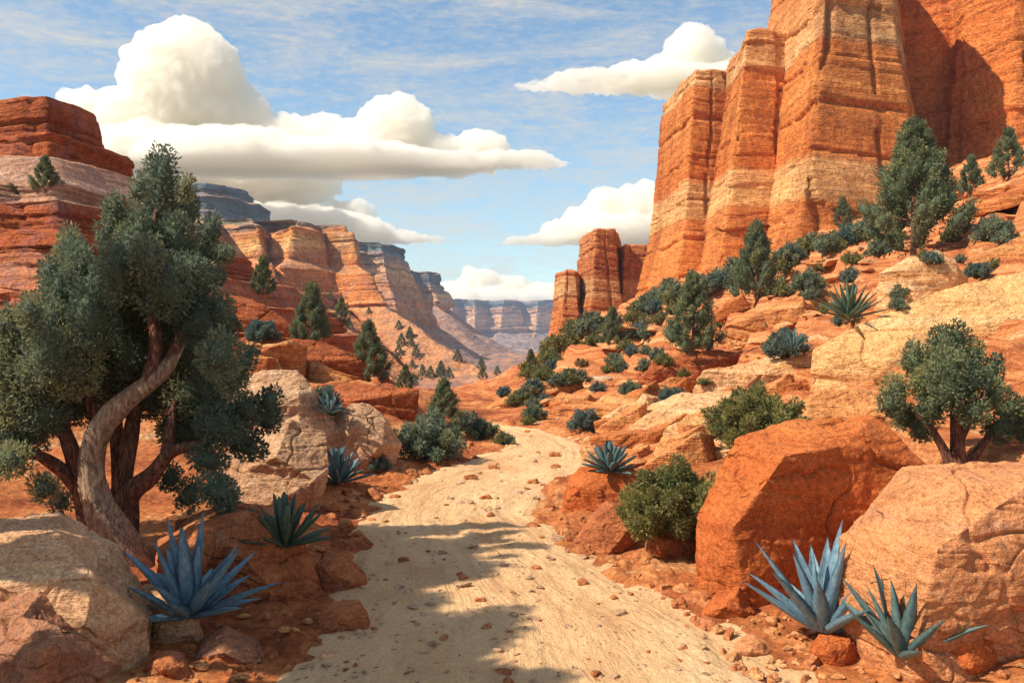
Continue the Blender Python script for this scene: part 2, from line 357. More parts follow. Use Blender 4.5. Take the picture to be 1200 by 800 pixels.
# the dry sandy wash
dy = np.exp(np.linspace(math.log(2.55), math.log(31), 620)); tw = np.linspace(-.22, 1.22, 300)
DY, TW = np.meshgrid(dy, tw, indexing='ij')
XL = np.interp(DY, LEd, LEx); XR = np.interp(DY, REd, REx)
WX = XL+(XR-XL)*TW; win = wash_in(WX, DY)
rut = .04*np.sin((TW-.5)*26+1.5*fbm(TW*3, DY*.3, 0, 4, 2))*fbm(WX*.5, DY*.3, 0, 9, 2)
WZ = .0 + rut + fbm(WX*.9, DY*.6, 0, 41, 5, .55)*.045 + fbm(WX*5, DY*4, 0, 45, 4, .6)*.024 - .10*ss(.05, -.8, win)
wv_ = np.stack([WX, DY, WZ], -1).reshape(-1, 3)
def sand_mat():
    m, t, b = nodes('pale_wash_sand'); n = NT(t)
    c = n.ramp(n.noise(.9, n.map((1, .5, 1)), 6, .65), [(.32, (.60, .33, .16)), (.45, (.71, .43, .215)), (.6, (.77, .50, .265)), (.75, (.80, .57, .34))])
    ta = t.nodes.new('ShaderNodeAttribute'); ta.attribute_name = 'tint'; cx_ = t.nodes.new('ShaderNodeCombineXYZ')
    t.links.new(n.math('MULTIPLY', ta.outputs['Fac'], 14), cx_.inputs[0]); t.links.new(n.math('MULTIPLY', n.sep(i=1), .55), cx_.inputs[1])
    flow = n.noise(1.0, cx_.outputs[0], 6, .7, .8)                      # wash lines left by running water
    c = n.mix(.5, c, n.ramp(flow, [(.34, (.70, .62, .58)), (.46, (.96, .94, .92)), (.6, (1.05, 1.05, 1.05))]), 'MULTIPLY')
    v = n.math('ADD', n.voro(7, n.map((1, .7, 1))), n.math('MULTIPLY', n.noise(3, detail=5), .35))
    c = n.mix(n.ramp(v, [(.26, .9), (.35, 0.0)]), c, (.36, .17, .09))
    v2 = n.math('ADD', n.voro(22, n.map((1, .7, 1))), n.math('MULTIPLY', n.noise(5, detail=5), .3))
    c = n.mix(n.ramp(v2, [(.24, .6), (.32, 0.0)]), c, (.50, .28, .15))
    for s_, w in ((30, .45), (110, .6), (260, .5)):
        c = n.mix(w, c, n.ramp(n.noise(s_, detail=3, rough=.7), [(.32, .62), (.5, 1.0), (.68, 1.28)]), 'MULTIPLY')
    t.links.new(c, b.inputs['Base Color'])
    h = n.math('ADD', n.noise(26, detail=6, rough=.75), n.math('MULTIPLY', n.noise(5, n.map((1, .4, 1)), 4), 1.5)); h = n.math('ADD', h, n.math('MULTIPLY', flow, 2.5))
    n.bump(b, h, .04, .8); return m
wash = tag(mesh_obj('sandy_path', wv_, grid_faces(620, 300), sand_mat(), attr=TW.ravel()), kind='structure')
solid(wv_, grid_faces(620, 300))

# ------------------------------------------------------------------ cliffs and mesas
def butte(name, ring, prof, mat, label, cat, N=420, M=260, block=(3., 3.), amp=.5, crack=.6, gully=2.0, seed=0, zn=0.0, sink=None, smooth_n=.007):
    """closed ring in plan + profile [(z, outset)] from the rim down"""
    P = np.array(ring, float); n = len(P)
    if np.sum(P[:, 0]*np.roll(P[:, 1], -1)-np.roll(P[:, 0], -1)*P[:, 1]) < 0: P = P[::-1]
    Q = np.vstack([P, P[:1]]); L = np.r_[0, np.cumsum(np.hypot(*np.diff(Q, axis=0).T))]
    s = np.linspace(0, L[-1], N, endpoint=False)
    x = np.interp(s, L, Q[:, 0]); y = np.interp(s, L, Q[:, 1])
    tx = np.roll(x, -1)-np.roll(x, 1); ty = np.roll(y, -1)-np.roll(y, 1)
    e = np.roll(P, -1, 0)-P; e /= np.hypot(e[:, 0], e[:, 1])[:, None]; en = np.stack([e[:, 1], -e[:, 0]], 1)
    mt = en+np.roll(en, 1, 0); mt = mt/np.maximum(.5*(mt**2).sum(1), .35)[:, None]; mt = np.vstack([mt, mt[:1]])
    ox = np.interp(s, L, mt[:, 0]); oy = np.interp(s, L, mt[:, 1])
    nx, ny = ty, -tx; k = max(1, int(N*smooth_n)); ker = np.ones(2*k+1)/(2*k+1)
    def sm(a): return np.convolve(np.r_[a[-k:], a, a[:k]], ker, 'valid')
    ln = np.hypot(nx, ny); nx, ny = nx/ln, ny/ln; nx, ny = sm(nx), sm(ny); ln = np.hypot(nx, ny)+1e-9; nx, ny = nx/ln, ny/ln
    pz = np.array([p[0] for p in prof], float); po = np.array([p[1] for p in prof], float)
    seg = np.hypot(np.diff(pz), np.diff(po)); pl = np.r_[0, np.cumsum(seg)]
    l = np.linspace(0, pl[-1], M); z = np.interp(l, pl, pz); o = np.interp(l, pl, po)
    dz = np.abs(np.gradient(z)); do = np.abs(np.gradient(o)); steep = ss(.9, 2.2, dz/(do+1e-6))
    ker2 = np.ones(5)/5; steep = np.convolve(np.r_[[steep[0]]*2, steep, [steep[-1]]*2], ker2, 'valid')
    S, Z = np.meshgrid(s, z, indexing='xy'); O = o[:, None]+0*S; C = steep[:, None]+0*S
    X0 = x[None]+ox[None]*O; Y0 = y[None]+oy[None]*O
    bw, bh = block
    Zw = Z + bh*.35*fbm(X0/bw*.3, Y0/bw*.3, 0, seed+2, 2)
    # beds: each has its own overhang
    q = Zw/bh; ci = np.floor(q); fr = q-ci
    bed = _h(ci.astype(np.int64), 0*ci.astype(np.int64), 0*ci.astype(np.int64)+3, seed)*2-1
    notch = -np.exp(-(np.minimum(fr, 1-fr)/.05)**2)
    Sw = S/bw + .35*fbm(X0/bw, Y0/bw, Z/bh*.5, seed+4, 2) + .0*Z
    cj = np.floor(Sw); fj = Sw-cj
    colo = _h(cj.astype(np.int64), 0*cj.astype(np.int64)+1, 0*cj.astype(np.int64), seed+7)*2-1
    blk = _h(cj.astype(np.int64), ci.astype(np.int64), 0*cj.astype(np.int64), seed+9)*2-1
    joint = -np.exp(-(np.minimum(fj, 1-fj)/.04)**2)
    q3 = Zw/bh*3.1+.3*vn(S/bw*.5, Z*0, 0, seed+60); c3 = np.floor(q3); f3 = q3-c3
    bed3 = (_h(c3.astype(np.int64), 0*c3.astype(np.int64), 0*c3.astype(np.int64)+8, seed)*2-1)*.30 - .30*np.exp(-(np.minimum(f3, 1-f3)/.09)**2)*(vn(S/bw*.8, c3*3.1, 0, seed+61) > -.1)
    mm = vn(cj, ci*.7, 0, seed+12) > -.1
    D = C*amp*.6*bed3 + C*amp*(.2*bed + .45*colo + .25*blk + .25*fbm(X0/bw*2, Y0/bw*2, Z/bh*1.2, seed+1, 5, .6)) + C*crack*(.5*notch*(vn(S/bw*.6, ci, 0, seed+3) > -.2) + .8*joint*mm)
    D = D + (1-C)*gully*(fbm(X0/bw*.35, Y0/bw*.35, Z/bh*.08, seed+20, 4) + .25*fbm(X0/bw*1.5, Y0/bw*1.5, Z/bh, seed+22, 4, .65))
    X = X0+nx[None]*D; Y = Y0+ny[None]*D
    Zt = Z + zn*fbm(X0/bw*.5, Y0/bw*.5, 0, seed+30, 3)*ss(pz[-1], pz[0], Z) + (1-C)*.15*bh*fbm(X0/bw*2, Y0/bw*2, 0, seed+33, 4)
    rows = [np.stack([X, Y, Zt], -1)]
    cx, cy = X[0].mean(), Y[0].mean(); caps = []
    for q in (.985, .95, .88, .75, .55, .3, .02):
        xx = cx+(X[0]-cx)*q; yy = cy+(Y[0]-cy)*q
        caps.append(np.stack([xx, yy, Zt[0]*q + pz[0]*(1-q) + bh*.18*(1-q)**.3*(1+fbm(xx/bw, yy/bw, 0, seed+40, 4))], -1))
    V = np.concatenate([np.array(caps[::-1]), rows[0]], 0); m = V.shape[0]
    v = V.reshape(-1, 3); f = grid_faces(m, N, True)[:, ::-1]
    o_ = mesh_obj(name, v, f, mat, loc=(float(cx), float(cy), float(pz[-1]))); tag(o_, label, cat); solid(v, f); return o_
def XY(px, d): return ((px-600)/F*d, d)
def Zp(py, d): return CH-(py-400)/F*d

zst = [(-5, (.50, .14, .04)), (6, (.66, .20, .05)), (12, (.72, .25, .065)), (15.2, (.70, .24, .07)), (16.2, (.78, .43, .17)), (19.2, (.78, .40, .16)), (20.0, (.66, .20, .05)), (27, (.72, .26, .07)), (30.5, (.68, .22, .06)), (31.5, (.80, .44, .19)), (36, (.70, .29, .10)), (45, (.62, .20, .06))]
TOW = rock_mat('tower_sandstone', None, 88, 2.2, zst, tilt=(.05, -.02), streak=.55, crack=0, bedmix=.38)
TOWD = rock_mat('red_wall_sandstone', [(.46, .11, .03), (.60, .16, .04), (.68, .21, .055), (.58, .16, .045), (.70, .30, .11)], 95, 5.0, streak=.7, crack=0)
zsb = [(-8, OR[0]), (3, (.54, .17, .055)), (8, (.56, .20, .065)), (9.0, (.72, .40, .18)), (11, (.68, .36, .16)), (11.8, (.52, .17, .06)), (18, (.62, .26, .10))]
TOWS = rock_mat('small_butte_sandstone', None, 120, 2.0, zsb, tilt=(0, 0), streak=.5, crack=0, bedmix=.38)

# tall tower group on the right
butte('rock_tower', [XY(899, 106), XY(968, 84.5), XY(1042, 86), XY(1060, 108), XY(960, 122)], [(46, -.6), (38, 0), (30, .9), (21, 2.3), (17, 3.2), (10, 4.6), (4, 6), (-2, 7.2)], TOW,
      'tallest sandstone buttress, cut off by the top of the picture, left face sunlit', 'rock tower', seed=1, block=(4.4, 5.0), amp=.5, crack=.9)
butte('rock_tower', [XY(838, 112), XY(874, 95), XY(935, 97), XY(940, 118), XY(870, 124)], [(Zp(46, 97), -.3), (31, .4), (22, 1.8), (14, 3.4), (8, 4.8), (0, 6.2)], TOW,
      'middle flat-topped sandstone tower, leaning against the tallest buttress', 'rock tower', seed=2, block=(3.4, 4.8), amp=.45, crack=.85, zn=1.0)
butte('rock_tower', [XY(775, 120), XY(813, 103), XY(850, 104), XY(870, 125), XY(800, 135)], [(Zp(90, 106), -.3), (30, .2), (22, .9), (16, 1.4), (10, 2.8), (4, 4.6), (-2, 5.5)], TOW,
      'left-hand tall sandstone tower with a pale band near its top', 'rock tower', seed=3, block=(3.2, 4.8), amp=.45, crack=.85, zn=1.0)
butte('rock_wall', [XY(1000, 112), XY(1052, 106), XY(1116, 103), XY(1124, 99), XY(1190, 93), XY(1290, 92), XY(1400, 110), XY(1200, 140)], [(58, -1), (40, 0), (28, 1.2), (20, 2), (10, 4), (0, 5)], TOWD,
      'deep red rock wall behind the tallest buttress at the right edge', 'cliff', seed=5, block=(6, 6.5), amp=.7, crack=.7, N=520)
# small butte
butte('sandstone_butte', [XY(677, 132), XY(697, 121), XY(722, 122), XY(728, 136), XY(700, 142)], [(Zp(272, 124), -.2), (14, .1), (9, .5), (4, 1.3), (0, 2.6), (-4, 4)], TOWS,
      'small squat butte standing alone left of the tall towers', 'butte', seed=6, block=(2.6, 3.0), amp=.4, crack=.45, N=320, M=180, zn=.3)
butte('sandstone_pillar', [XY(649, 130), XY(661, 124), XY(676, 124), XY(684, 132), XY(665, 138)], [(Zp(320, 127), -.2), (8, .2), (4, .7), (0, 1.6), (-4, 3)], TOWS,
      'low pillar against the left foot of the small butte', 'butte', seed=8, block=(2.2, 2.8), amp=.3, crack=.4, N=260, M=150, zn=.3)
butte('sandstone_pillar', [XY(724, 128), XY(731, 124), XY(762, 124), XY(764, 136), XY(735, 140)], [(Zp(290, 126), -.1), (9, .2), (4, .8), (-3, 2)], TOWS,
      'dark pillar filling the gap between the small butte and the tall towers', 'butte', seed=9, block=(2.4, 2.8), amp=.35, crack=.45, N=260, M=150, zn=.3)

# left canyon wall, near to far
HILL = rock_mat('red_hill_sandstone', None, 48, 1.6, [(-1, RED[1]), (3.5, (.46, .13, .045)), (5.2, (.50, .20, .10)), (6.4, (.38, .095, .03)), (8.2, (.40, .10, .034)), (8.7, (.50, .27, .17)), (10.8, (.50, .28, .18)), (11.2, (.42, .105, .03)), (13.2, (.40, .10, .032)), (16.5, (.48, .15, .06))], streak=.35, blue=.2, crack=0)
butte('red_hill', [XY(-420, 62), XY(-100, 46), XY(55, 44), XY(108, 47), XY(116, 60), XY(60, 80), XY(-400, 90)], [(Zp(128, 46), 0), (12.4, .5), (12.25, 1.7), (11.0, 2.0), (10.85, 3.3), (9.4, 4.7), (8.6, 5.1), (8.45, 6.0), (7.0, 6.5), (6.85, 8.0), (5.6, 8.7), (5.45, 10.2), (4.3, 11.0), (4.15, 12.2), (3.0, 12.8), (2.9, 14), (-1, 15.5)], HILL,
      'banded red hill at the left edge with a pale shelf across it', 'hill', seed=11, block=(2.4, 1.5), amp=.75, crack=.5, gully=.5, N=700, M=420, zn=.3)
MESA = rock_mat('canyon_wall_sandstone', None, 300, 9, [(-14, (.46, .20, .10)), (4, (.54, .20, .08)), (14, (.68, .24, .07)), (24, (.70, .24, .06)), (30, (.72, .28, .08)), (36, (.80, .42, .15)), (40, (.72, .28, .08)), (42.5, (.30, .25, .18)), (47, (.32, .30, .20))], streak=.45, blue=.22, crack=0,
                soil=((.24, .19, .15), (.58, .26, .12), (.70, .34, .15)), soil_at=(.5, .9))
butte('canyon_wall', [XY(-300, 270), XY(120, 245), XY(215, 290), XY(240, 282), XY(258, 298), XY(296, 290), XY(304, 304), XY(326, 306), XY(348, 290), XY(366, 294), XY(376, 304), XY(404, 300), XY(409, 322), XY(392, 400), XY(200, 460), XY(-300, 480)],
      [(Zp(262, 300), 0), (40, .5), (39, 3), (28, 5), (25, 9), (20, 11), (14, 14), (12, 18), (3, 28), (-5, 40), (-16, 58)], MESA,
      'nearest orange canyon wall on the left, with a sunlit patch below its rim', 'cliff', seed=14, block=(14, 9), amp=2.2, crack=1.8, gully=4, N=760, M=320, zn=1.5)
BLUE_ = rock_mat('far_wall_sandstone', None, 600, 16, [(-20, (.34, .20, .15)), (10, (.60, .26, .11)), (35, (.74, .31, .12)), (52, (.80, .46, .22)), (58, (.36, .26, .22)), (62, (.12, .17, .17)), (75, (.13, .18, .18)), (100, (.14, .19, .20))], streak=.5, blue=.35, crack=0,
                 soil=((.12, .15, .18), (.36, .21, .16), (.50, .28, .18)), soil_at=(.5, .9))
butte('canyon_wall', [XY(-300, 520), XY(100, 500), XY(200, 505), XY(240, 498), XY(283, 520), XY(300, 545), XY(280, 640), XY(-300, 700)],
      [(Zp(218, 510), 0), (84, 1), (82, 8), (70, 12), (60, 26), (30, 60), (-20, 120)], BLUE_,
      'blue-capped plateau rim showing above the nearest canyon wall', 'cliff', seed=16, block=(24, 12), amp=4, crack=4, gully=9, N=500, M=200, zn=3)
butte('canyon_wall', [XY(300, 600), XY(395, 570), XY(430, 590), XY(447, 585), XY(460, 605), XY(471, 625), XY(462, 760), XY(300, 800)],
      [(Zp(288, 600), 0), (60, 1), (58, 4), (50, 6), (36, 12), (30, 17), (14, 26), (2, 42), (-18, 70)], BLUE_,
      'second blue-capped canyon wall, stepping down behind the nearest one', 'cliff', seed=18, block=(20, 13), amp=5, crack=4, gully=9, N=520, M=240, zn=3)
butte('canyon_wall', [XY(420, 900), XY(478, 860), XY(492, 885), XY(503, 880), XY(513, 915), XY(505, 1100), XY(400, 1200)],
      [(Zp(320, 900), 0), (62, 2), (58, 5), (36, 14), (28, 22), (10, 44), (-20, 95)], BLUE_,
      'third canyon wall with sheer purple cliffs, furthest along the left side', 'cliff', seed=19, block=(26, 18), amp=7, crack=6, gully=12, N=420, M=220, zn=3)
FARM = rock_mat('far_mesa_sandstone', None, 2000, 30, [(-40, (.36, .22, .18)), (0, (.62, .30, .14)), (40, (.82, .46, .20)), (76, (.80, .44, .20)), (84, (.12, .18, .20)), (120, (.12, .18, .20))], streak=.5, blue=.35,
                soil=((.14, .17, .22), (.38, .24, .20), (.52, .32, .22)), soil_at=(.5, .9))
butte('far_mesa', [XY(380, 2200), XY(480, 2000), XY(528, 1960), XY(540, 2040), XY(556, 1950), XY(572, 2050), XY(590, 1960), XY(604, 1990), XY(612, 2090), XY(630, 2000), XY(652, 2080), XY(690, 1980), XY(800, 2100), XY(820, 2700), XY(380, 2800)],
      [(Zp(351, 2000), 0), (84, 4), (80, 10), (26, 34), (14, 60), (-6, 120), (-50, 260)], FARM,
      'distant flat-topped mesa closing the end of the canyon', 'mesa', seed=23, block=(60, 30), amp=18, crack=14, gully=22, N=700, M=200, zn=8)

# ------------------------------------------------------------------ boulders
def remesh(pts, vox):
    bm = bmesh.new()
    for p in pts: bm.verts.new(p)
    r = bmesh.ops.convex_hull(bm, input=bm.verts)
    dead = [e for e in r['geom_interior'] if isinstance(e, bmesh.types.BMVert)]
    bmesh.ops.delete(bm, geom=list(set(dead)), context='VERTS')
    bmesh.ops.recalc_face_normals(bm, faces=bm.faces)
    return remesh_bm(bm, vox)
def remesh_bm(bm, vox):
    me = bpy.data.meshes.new('hull'); bm.to_mesh(me); bm.free()
    ob = bpy.data.objects.new('hull', me); col.objects.link(ob)
    mo = ob.modifiers.new('r', 'REMESH'); mo.mode = 'VOXEL'; mo.voxel_size = vox
    dg = bpy.context.evaluated_depsgraph_get(); ev = ob.evaluated_get(dg); m2 = ev.to_mesh()
    v = np.empty(len(m2.vertices)*3, np.float32); m2.vertices.foreach_get('co', v); v = v.reshape(-1, 3).astype(float)
    nn = np.empty(len(m2.vertices)*3, np.float32); m2.vertices.foreach_get('normal', nn); nn = nn.reshape(-1, 3).astype(float)
    f = np.array([tuple(p.vertices) for p in m2.polygons if len(p.vertices) == 4])
    ev.to_mesh_clear(); bpy.data.objects.remove(ob); bpy.data.meshes.remove(me)
    return v, nn, f
def chisel(pts, hs, vox, seed, faces, rough=1.0):
    """hull -> lumpy -> cut back to a few flat facets -> dense"""
    v, nn, f = remesh(pts, max(hs/26, vox))
    x, y, z = (v/hs).T
    v = v + nn*((fbm(x*2.2+seed, y*2.2, z*2.6, seed+300, 4, .55)*.15*rough-.01)*hs)[:, None]
    me = bpy.data.meshes.new('c'); me.from_pydata(v.tolist(), [], f.tolist()); me.update()
    ob = bpy.data.objects.new('c', me); col.objects.link(ob)
    mo = ob.modifiers.new('t', 'TRIANGULATE'); mo = ob.modifiers.new('d', 'DECIMATE'); mo.ratio = min(1, faces/(2*len(f)))
    dg = bpy.context.evaluated_depsgraph_get(); ev = ob.evaluated_get(dg); m2 = ev.to_mesh()
    bm = bmesh.new(); bm.from_mesh(m2); ev.to_mesh_clear(); bpy.data.objects.remove(ob); bpy.data.meshes.remove(me)
    return remesh_bm(bm, vox)
def roughen(v, nn, size, seed, rough=1.0, strata=.5):
    s = size; x, y, z = v.T
    off = seed*13.7
    d = fbm(x/s*4+off, y/s*4, z/s*4, seed, 5, .6)*.022
    r = np.abs(fbm(x/s*2.2+off, y/s*2.2, z/s*3.2, seed+50, 3, .5)); d = d-np.exp(-(r/.022)**2)*.020      # cracks
    r = np.abs(fbm(x/s*5+off, y/s*5, z/s*6, seed+60, 2, .5)); d = d-np.exp(-(r/.03)**2)*.008*(vn(x/s*3, y/s*3, z/s*3, seed+1) > 0)
    c = np.floor(fbm(x/s*3.2, y/s*3.2+off, z/s*6, seed+70, 2)*3)/3.; d = d+c*.016                       # chipped facets
    zz = z/s*6 + .8*fbm(x/s*1.5, y/s*1.5, z/s, seed+80, 2) + .6*x/s
    fr = zz-np.floor(zz); nh = 1-np.abs(nn[:, 2])
    d = d - strata*.022*np.exp(-(np.minimum(fr, 1-fr)/.10)**2)*nh*(vn(x/s*2, y/s*2, np.floor(zz), seed+5)+.4)
    d = d + fbm(x/s*14, y/s*14, z/s*14, seed+90, 3, .6)*.010
    return v + nn*(d*s*rough)[:, None]
def boulder(name, label, base, sil, front, mat, seed, thick=None, rough=1.0, strata=.5, cat='boulder', d=None, back=.78, sink=.25, vox=1.5):
    if d is None:
        h = hit(*base, only=GB); d = h.y
    xs = [p[0] for p in sil]; wpx = (max(xs)-min(xs)); size = wpx*d/F
    thick = thick or size*.7
    d = d + .12*size
    P = [W(a, b_, d) for a, b_ in sil]; c = sum(P, Vector())/len(P)
    Q = []
    for p in P:
        q = c + (p-c)*back; Q.append(Vector((q.x*(1+thick/d*.9), q.y+thick, q.z)))
    Fr = [W(a, b_, d+dd*size) for a, b_, dd in front]
    zb = min(p.z for p in P)
    low = [Vector((p.x, p.y, p.z-sink*size)) for p in P+Fr if p.z < zb+.30*(max(p.z for p in P)-zb)]
    hs = min(size, (max(p.z for p in P)-zb)*1.6)
    v, nn, f = chisel(P+Q+Fr+low, hs, vox*d/F, seed, 74 if size*F/d > 90 else 44, rough)
    v = roughen(v, nn, hs, seed, rough, strata)
    o = mesh_obj(name, v, f, mat, loc=(c.x, c.y+thick*.3, zb)); tag(o, label, cat); solid(v, f); return o
M_CR7 = rock_mat('cream_boulder', [(.48, .22, .11), (.62, .32, .165), (.74, .43, .235), (.78, .51, .31)], 8, .25, lichen=.05); M_CR20 = rock_mat('cream_ledge', [(.60, .26, .09), (.72, .36, .14), (.76, .43, .18), (.78, .54, .30)], 21, .9, crack=0)
M_OR8 = rock_mat('orange_boulder', [(.50, .19, .08), (.62, .25, .10), (.66, .28, .12), (.52, .24, .13)], 8, .35, lichen=.2)
M_RD10 = rock_mat('red_boulder', [(.38, .085, .024), (.50, .125, .034), (.58, .165, .045), (.58, .20, .065)], 10, .5)
M_RDB = rock_mat('rust_rock', [(.30, .09, .04), (.42, .13, .05), (.50, .18, .07), (.46, .22, .12)], 9, .3, lichen=.25)
M_BRN = rock_mat('brown_rock', [(.26, .10, .05), (.36, .15, .08), (.42, .19, .10), (.46, .26, .16)], 7, .3, lichen=.25)
M_TAN = rock_mat('tan_rock', TAN, 15, .5, lichen=.15); M_RD25 = rock_mat('red_ledge', RED, 27, .35)
M_OR25 = rock_mat('orange_ledge', [(.42, .13, .045), (.56, .20, .07), (.68, .31, .11), (.76, .46, .22)], 26, .3, crack=0)
M_PALE25 = rock_mat('pale_ledge', [(.56, .22, .08), (.68, .33, .14), (.76, .44, .22), (.78, .53, .30)], 25, .3, crack=0)

# foreground left
boulder('boulder', 'large cream boulder in the bottom left corner with a sunlit flat top', (90, 775), [(-120, 640), (-40, 618), (30, 613), (75, 619), (112, 640), (148, 664), (168, 705), (180, 740), (168, 762), (110, 775), (0, 790), (-120, 800)],
        [(-60, 665, -.22), (30, 668, -.25), (82, 684, -.27), (100, 672, -.25), (142, 668, -.08), (100, 740, -.30), (20, 770, -.3), (-60, 780, -.28), (160, 755, -.12)], M_CR7, 3, thick=1.5, rough=.8)
boulder('boulder', 'rounded rust-brown rock in the very bottom left corner below the cream boulder', (60, 815), [(-100, 750), (-30, 728), (35, 716), (75, 726), (108, 748), (128, 775), (120, 800), (60, 860), (-100, 870)],
        [(-40, 770, -.25), (40, 770, -.28), (90, 790, -.2), (30, 840, -.3)], M_BRN, 4, d=6.1, thick=.9)
boulder('boulder', 'small cream boulder between the big cream boulder and the blue agave', (205, 750), [(160, 700), (168, 690), (198, 691), (222, 706), (238, 728), (236, 744), (205, 752), (172, 750)],
        [(178, 710, -.3), (203, 716, -.35), (225, 735, -.2), (190, 745, -.3)], M_CR7, 5, rough=.9)
boulder('boulder', 'broad dark red slab of rock behind the left blue agave', (300, 700), [(165, 650), (200, 628), (262, 600), (300, 608), (336, 622), (362, 650), (374, 678), (366, 694), (300, 702), (220, 700), (170, 690)],
        [(268, 628, -.18), (300, 625, -.22), (335, 650, -.2), (312, 668, -.3), (322, 695, -.26), (240, 680, -.28), (200, 660, -.2)], M_RDB, 6, thick=1.6)
boulder('rock', 'low dark red stone at the left edge of the wash, below the agave', (270, 778), [(230, 768), (238, 754), (262, 744), (296, 756), (313, 772), (300, 780), (250, 780)], [(260, 765, -.3), (290, 772, -.25)], M_BRN, 7, cat='rock')
boulder('rock', 'small orange stone below the cream boulders at the bottom left', (190, 790), [(165, 786), (180, 772), (200, 769), (222, 780), (226, 794), (180, 796)], [(190, 782, -.3)], M_RDB, 8, cat='rock')
boulder('rock', 'orange wedge of rock sitting alone in the shaded left side of the wash', (405, 738), [(374, 732), (382, 715), (404, 705), (420, 708), (432, 722), (437, 735), (405, 740)], [(398, 720, -.3), (424, 732, -.3), (385, 735, -.25)], M_RDB, 9, cat='rock')
boulder('rock', 'tan stone half buried in the bottom left of the wash', (385, 783), [(366, 778), (374, 768), (388, 766), (400, 772), (402, 782), (380, 785)], [(384, 775, -.3)], M_CR7, 10, cat='rock')
boulder('rock', 'rust coloured block of rock beside the shaded wash, right of the dark slab', (390, 690), [(360, 680), (372, 655), (395, 648), (415, 662), (432, 682), (430, 692), (372, 696)], [(390, 672, -.3), (412, 685, -.3)], M_RDB, 12, cat='rock')
# mid left
boulder('boulder', 'tall pale tan boulder right of the big juniper trunk', (330, 612), [(252, 580), (268, 530), (300, 505), (350, 498), (376, 512), (384, 560), (380, 585), (340, 608), (260, 612)], [(290, 545, -.2), (330, 535, -.28), (372, 560, -.2), (350, 600, -.22), (285, 600, -.2)], M_TAN, 14, thick=2, d=13.2)
boulder('boulder', 'domed tan rock behind the pale boulder, pale rim along its top', (330, 540), [(262, 500), (280, 450), (310, 438), (345, 434), (368, 456), (388, 490), (398, 520), (340, 540), (270, 540)], [(300, 462, -.15), (345, 470, -.25), (375, 510, -.2), (310, 520, -.25)], M_TAN, 15, thick=2.5, d=17)
boulder('boulder', 'cream and tan boulder beside the shrubs on the left bank', (425, 548), [(370, 530), (380, 496), (398, 478), (420, 472), (446, 480), (462, 504), (470, 524), (458, 545), (400, 550)], [(394, 500, -.2), (415, 498, -.32), (430, 490, -.2), (448, 525, -.28), (408, 540, -.28)], M_TAN, 16, rough=.9, d=17.5)
boulder('rock_ledge', 'dark red rock shelf behind the cream boulder on the left bank', (450, 525), [(250, 500), (300, 462), (390, 452), (440, 452), (478, 456), (498, 468), (497, 500), (480, 525), (400, 530), (250, 530)], [(330, 475, -.06), (420, 470, -.10), (480, 475, -.05), (470, 510, -.06), (380, 500, -.10)], M_RD25, 17, d=24, thick=4, rough=.8, cat='ledge', strata=1.5)
boulder('rock_ledge', 'overhanging red sandstone ledge with a bright orange top, below the left hill', (380, 450), [(200, 430), (250, 402), (300, 388), (345, 394), (400, 408), (430, 420), (434, 434), (415, 446), (330, 448), (200, 450)], [(280, 410, -.10), (340, 418, -.14), (410, 428, -.08), (330, 440, -.05)], M_RD25, 18, d=30, thick=4, rough=.8, cat='ledge', strata=1.5)
boulder('rock_ledge', 'long red ledge sloping down from the left hill behind the small conifer', (300, 400), [(170, 350), (200, 326), (255, 336), (300, 352), (342, 372), (350, 390), (300, 402), (180, 395)], [(240, 355, -.10), (300, 372, -.10), (330, 388, -.06)], M_RD25, 19, d=37, thick=4, rough=.8, cat='ledge', strata=1.5)
# right side
boulder('boulder', 'huge red-orange boulder with a sunlit left face and dark right face', (900, 690), [(814, 600), (838, 555), (862, 520), (905, 503), (960, 488), (1015, 484), (1072, 510), (1092, 545), (1075, 600), (1030, 680), (960, 694), (872, 694), (832, 668), (808, 632)],
        [(902, 541, -.30), (874, 592, -.36), (850, 640, -.38), (840, 672, -.30), (872, 700, -.34), (986, 521, -.22), (1050, 540, -.10), (1000, 610, -.14), (960, 690, -.22)], M_RD10, 21, thick=2.0, rough=.75)
boulder('boulder', 'large orange and brown boulder at the right edge behind the front agave', (1100, 760), [(984, 700), (990, 665), (1012, 628), (1045, 590), (1100, 563), (1160, 548), (1240, 544), (1330, 580), (1340, 740), (1200, 770), (1080, 760), (1000, 738)],
        [(1200, 572, -.26), (1112, 622, -.34), (1086, 660, -.36), (1070, 745, -.34), (1200, 700, -.30), (1260, 760, -.3)], M_OR8, 22, thick=1.8, rough=.8)
boulder('rock_ledge', 'massive cream and yellow sandstone ledge on the right slope', (1080, 475), [(946, 448), (956, 402), (982, 374), (1040, 346), (1110, 326), (1200, 300), (1400, 262), (1420, 470), (1200, 496), (1090, 482), (1040, 462), (985, 458)],
        [(985, 410, -.04), (1040, 405, -.10), (1200, 372, -.14), (1060, 450, -.08), (1200, 470, -.12), (1380, 400, -.12)], M_CR20, 23, d=19.5, thick=5, rough=.55, cat='ledge', strata=1.2)
boulder('rock_ledge', 'orange broken ledge tucked under the cream ledge, above the huge red boulder', (1000, 515), [(892, 512), (930, 470), (960, 452), (1040, 455), (1110, 470), (1200, 490), (1200, 530), (1060, 530), (920, 520)], [(940, 485, -.08), (1000, 480, -.12), (1080, 500, -.14)], M_OR25, 24, d=16, thick=3, cat='ledge', strata=1.2)
boulder('boulder', 'cream capped boulder sitting on the right slope below the tallest conifer', (1085, 345), [(1030, 338), (1038, 316), (1062, 300), (1096, 294), (1128, 304), (1140, 322), (1128, 342), (1060, 352)], [(1062, 318, -.25), (1100, 318, -.3), (1120, 330, -.25), (1070, 342, -.3)], M_PALE25, 25, d=24, thick=2)
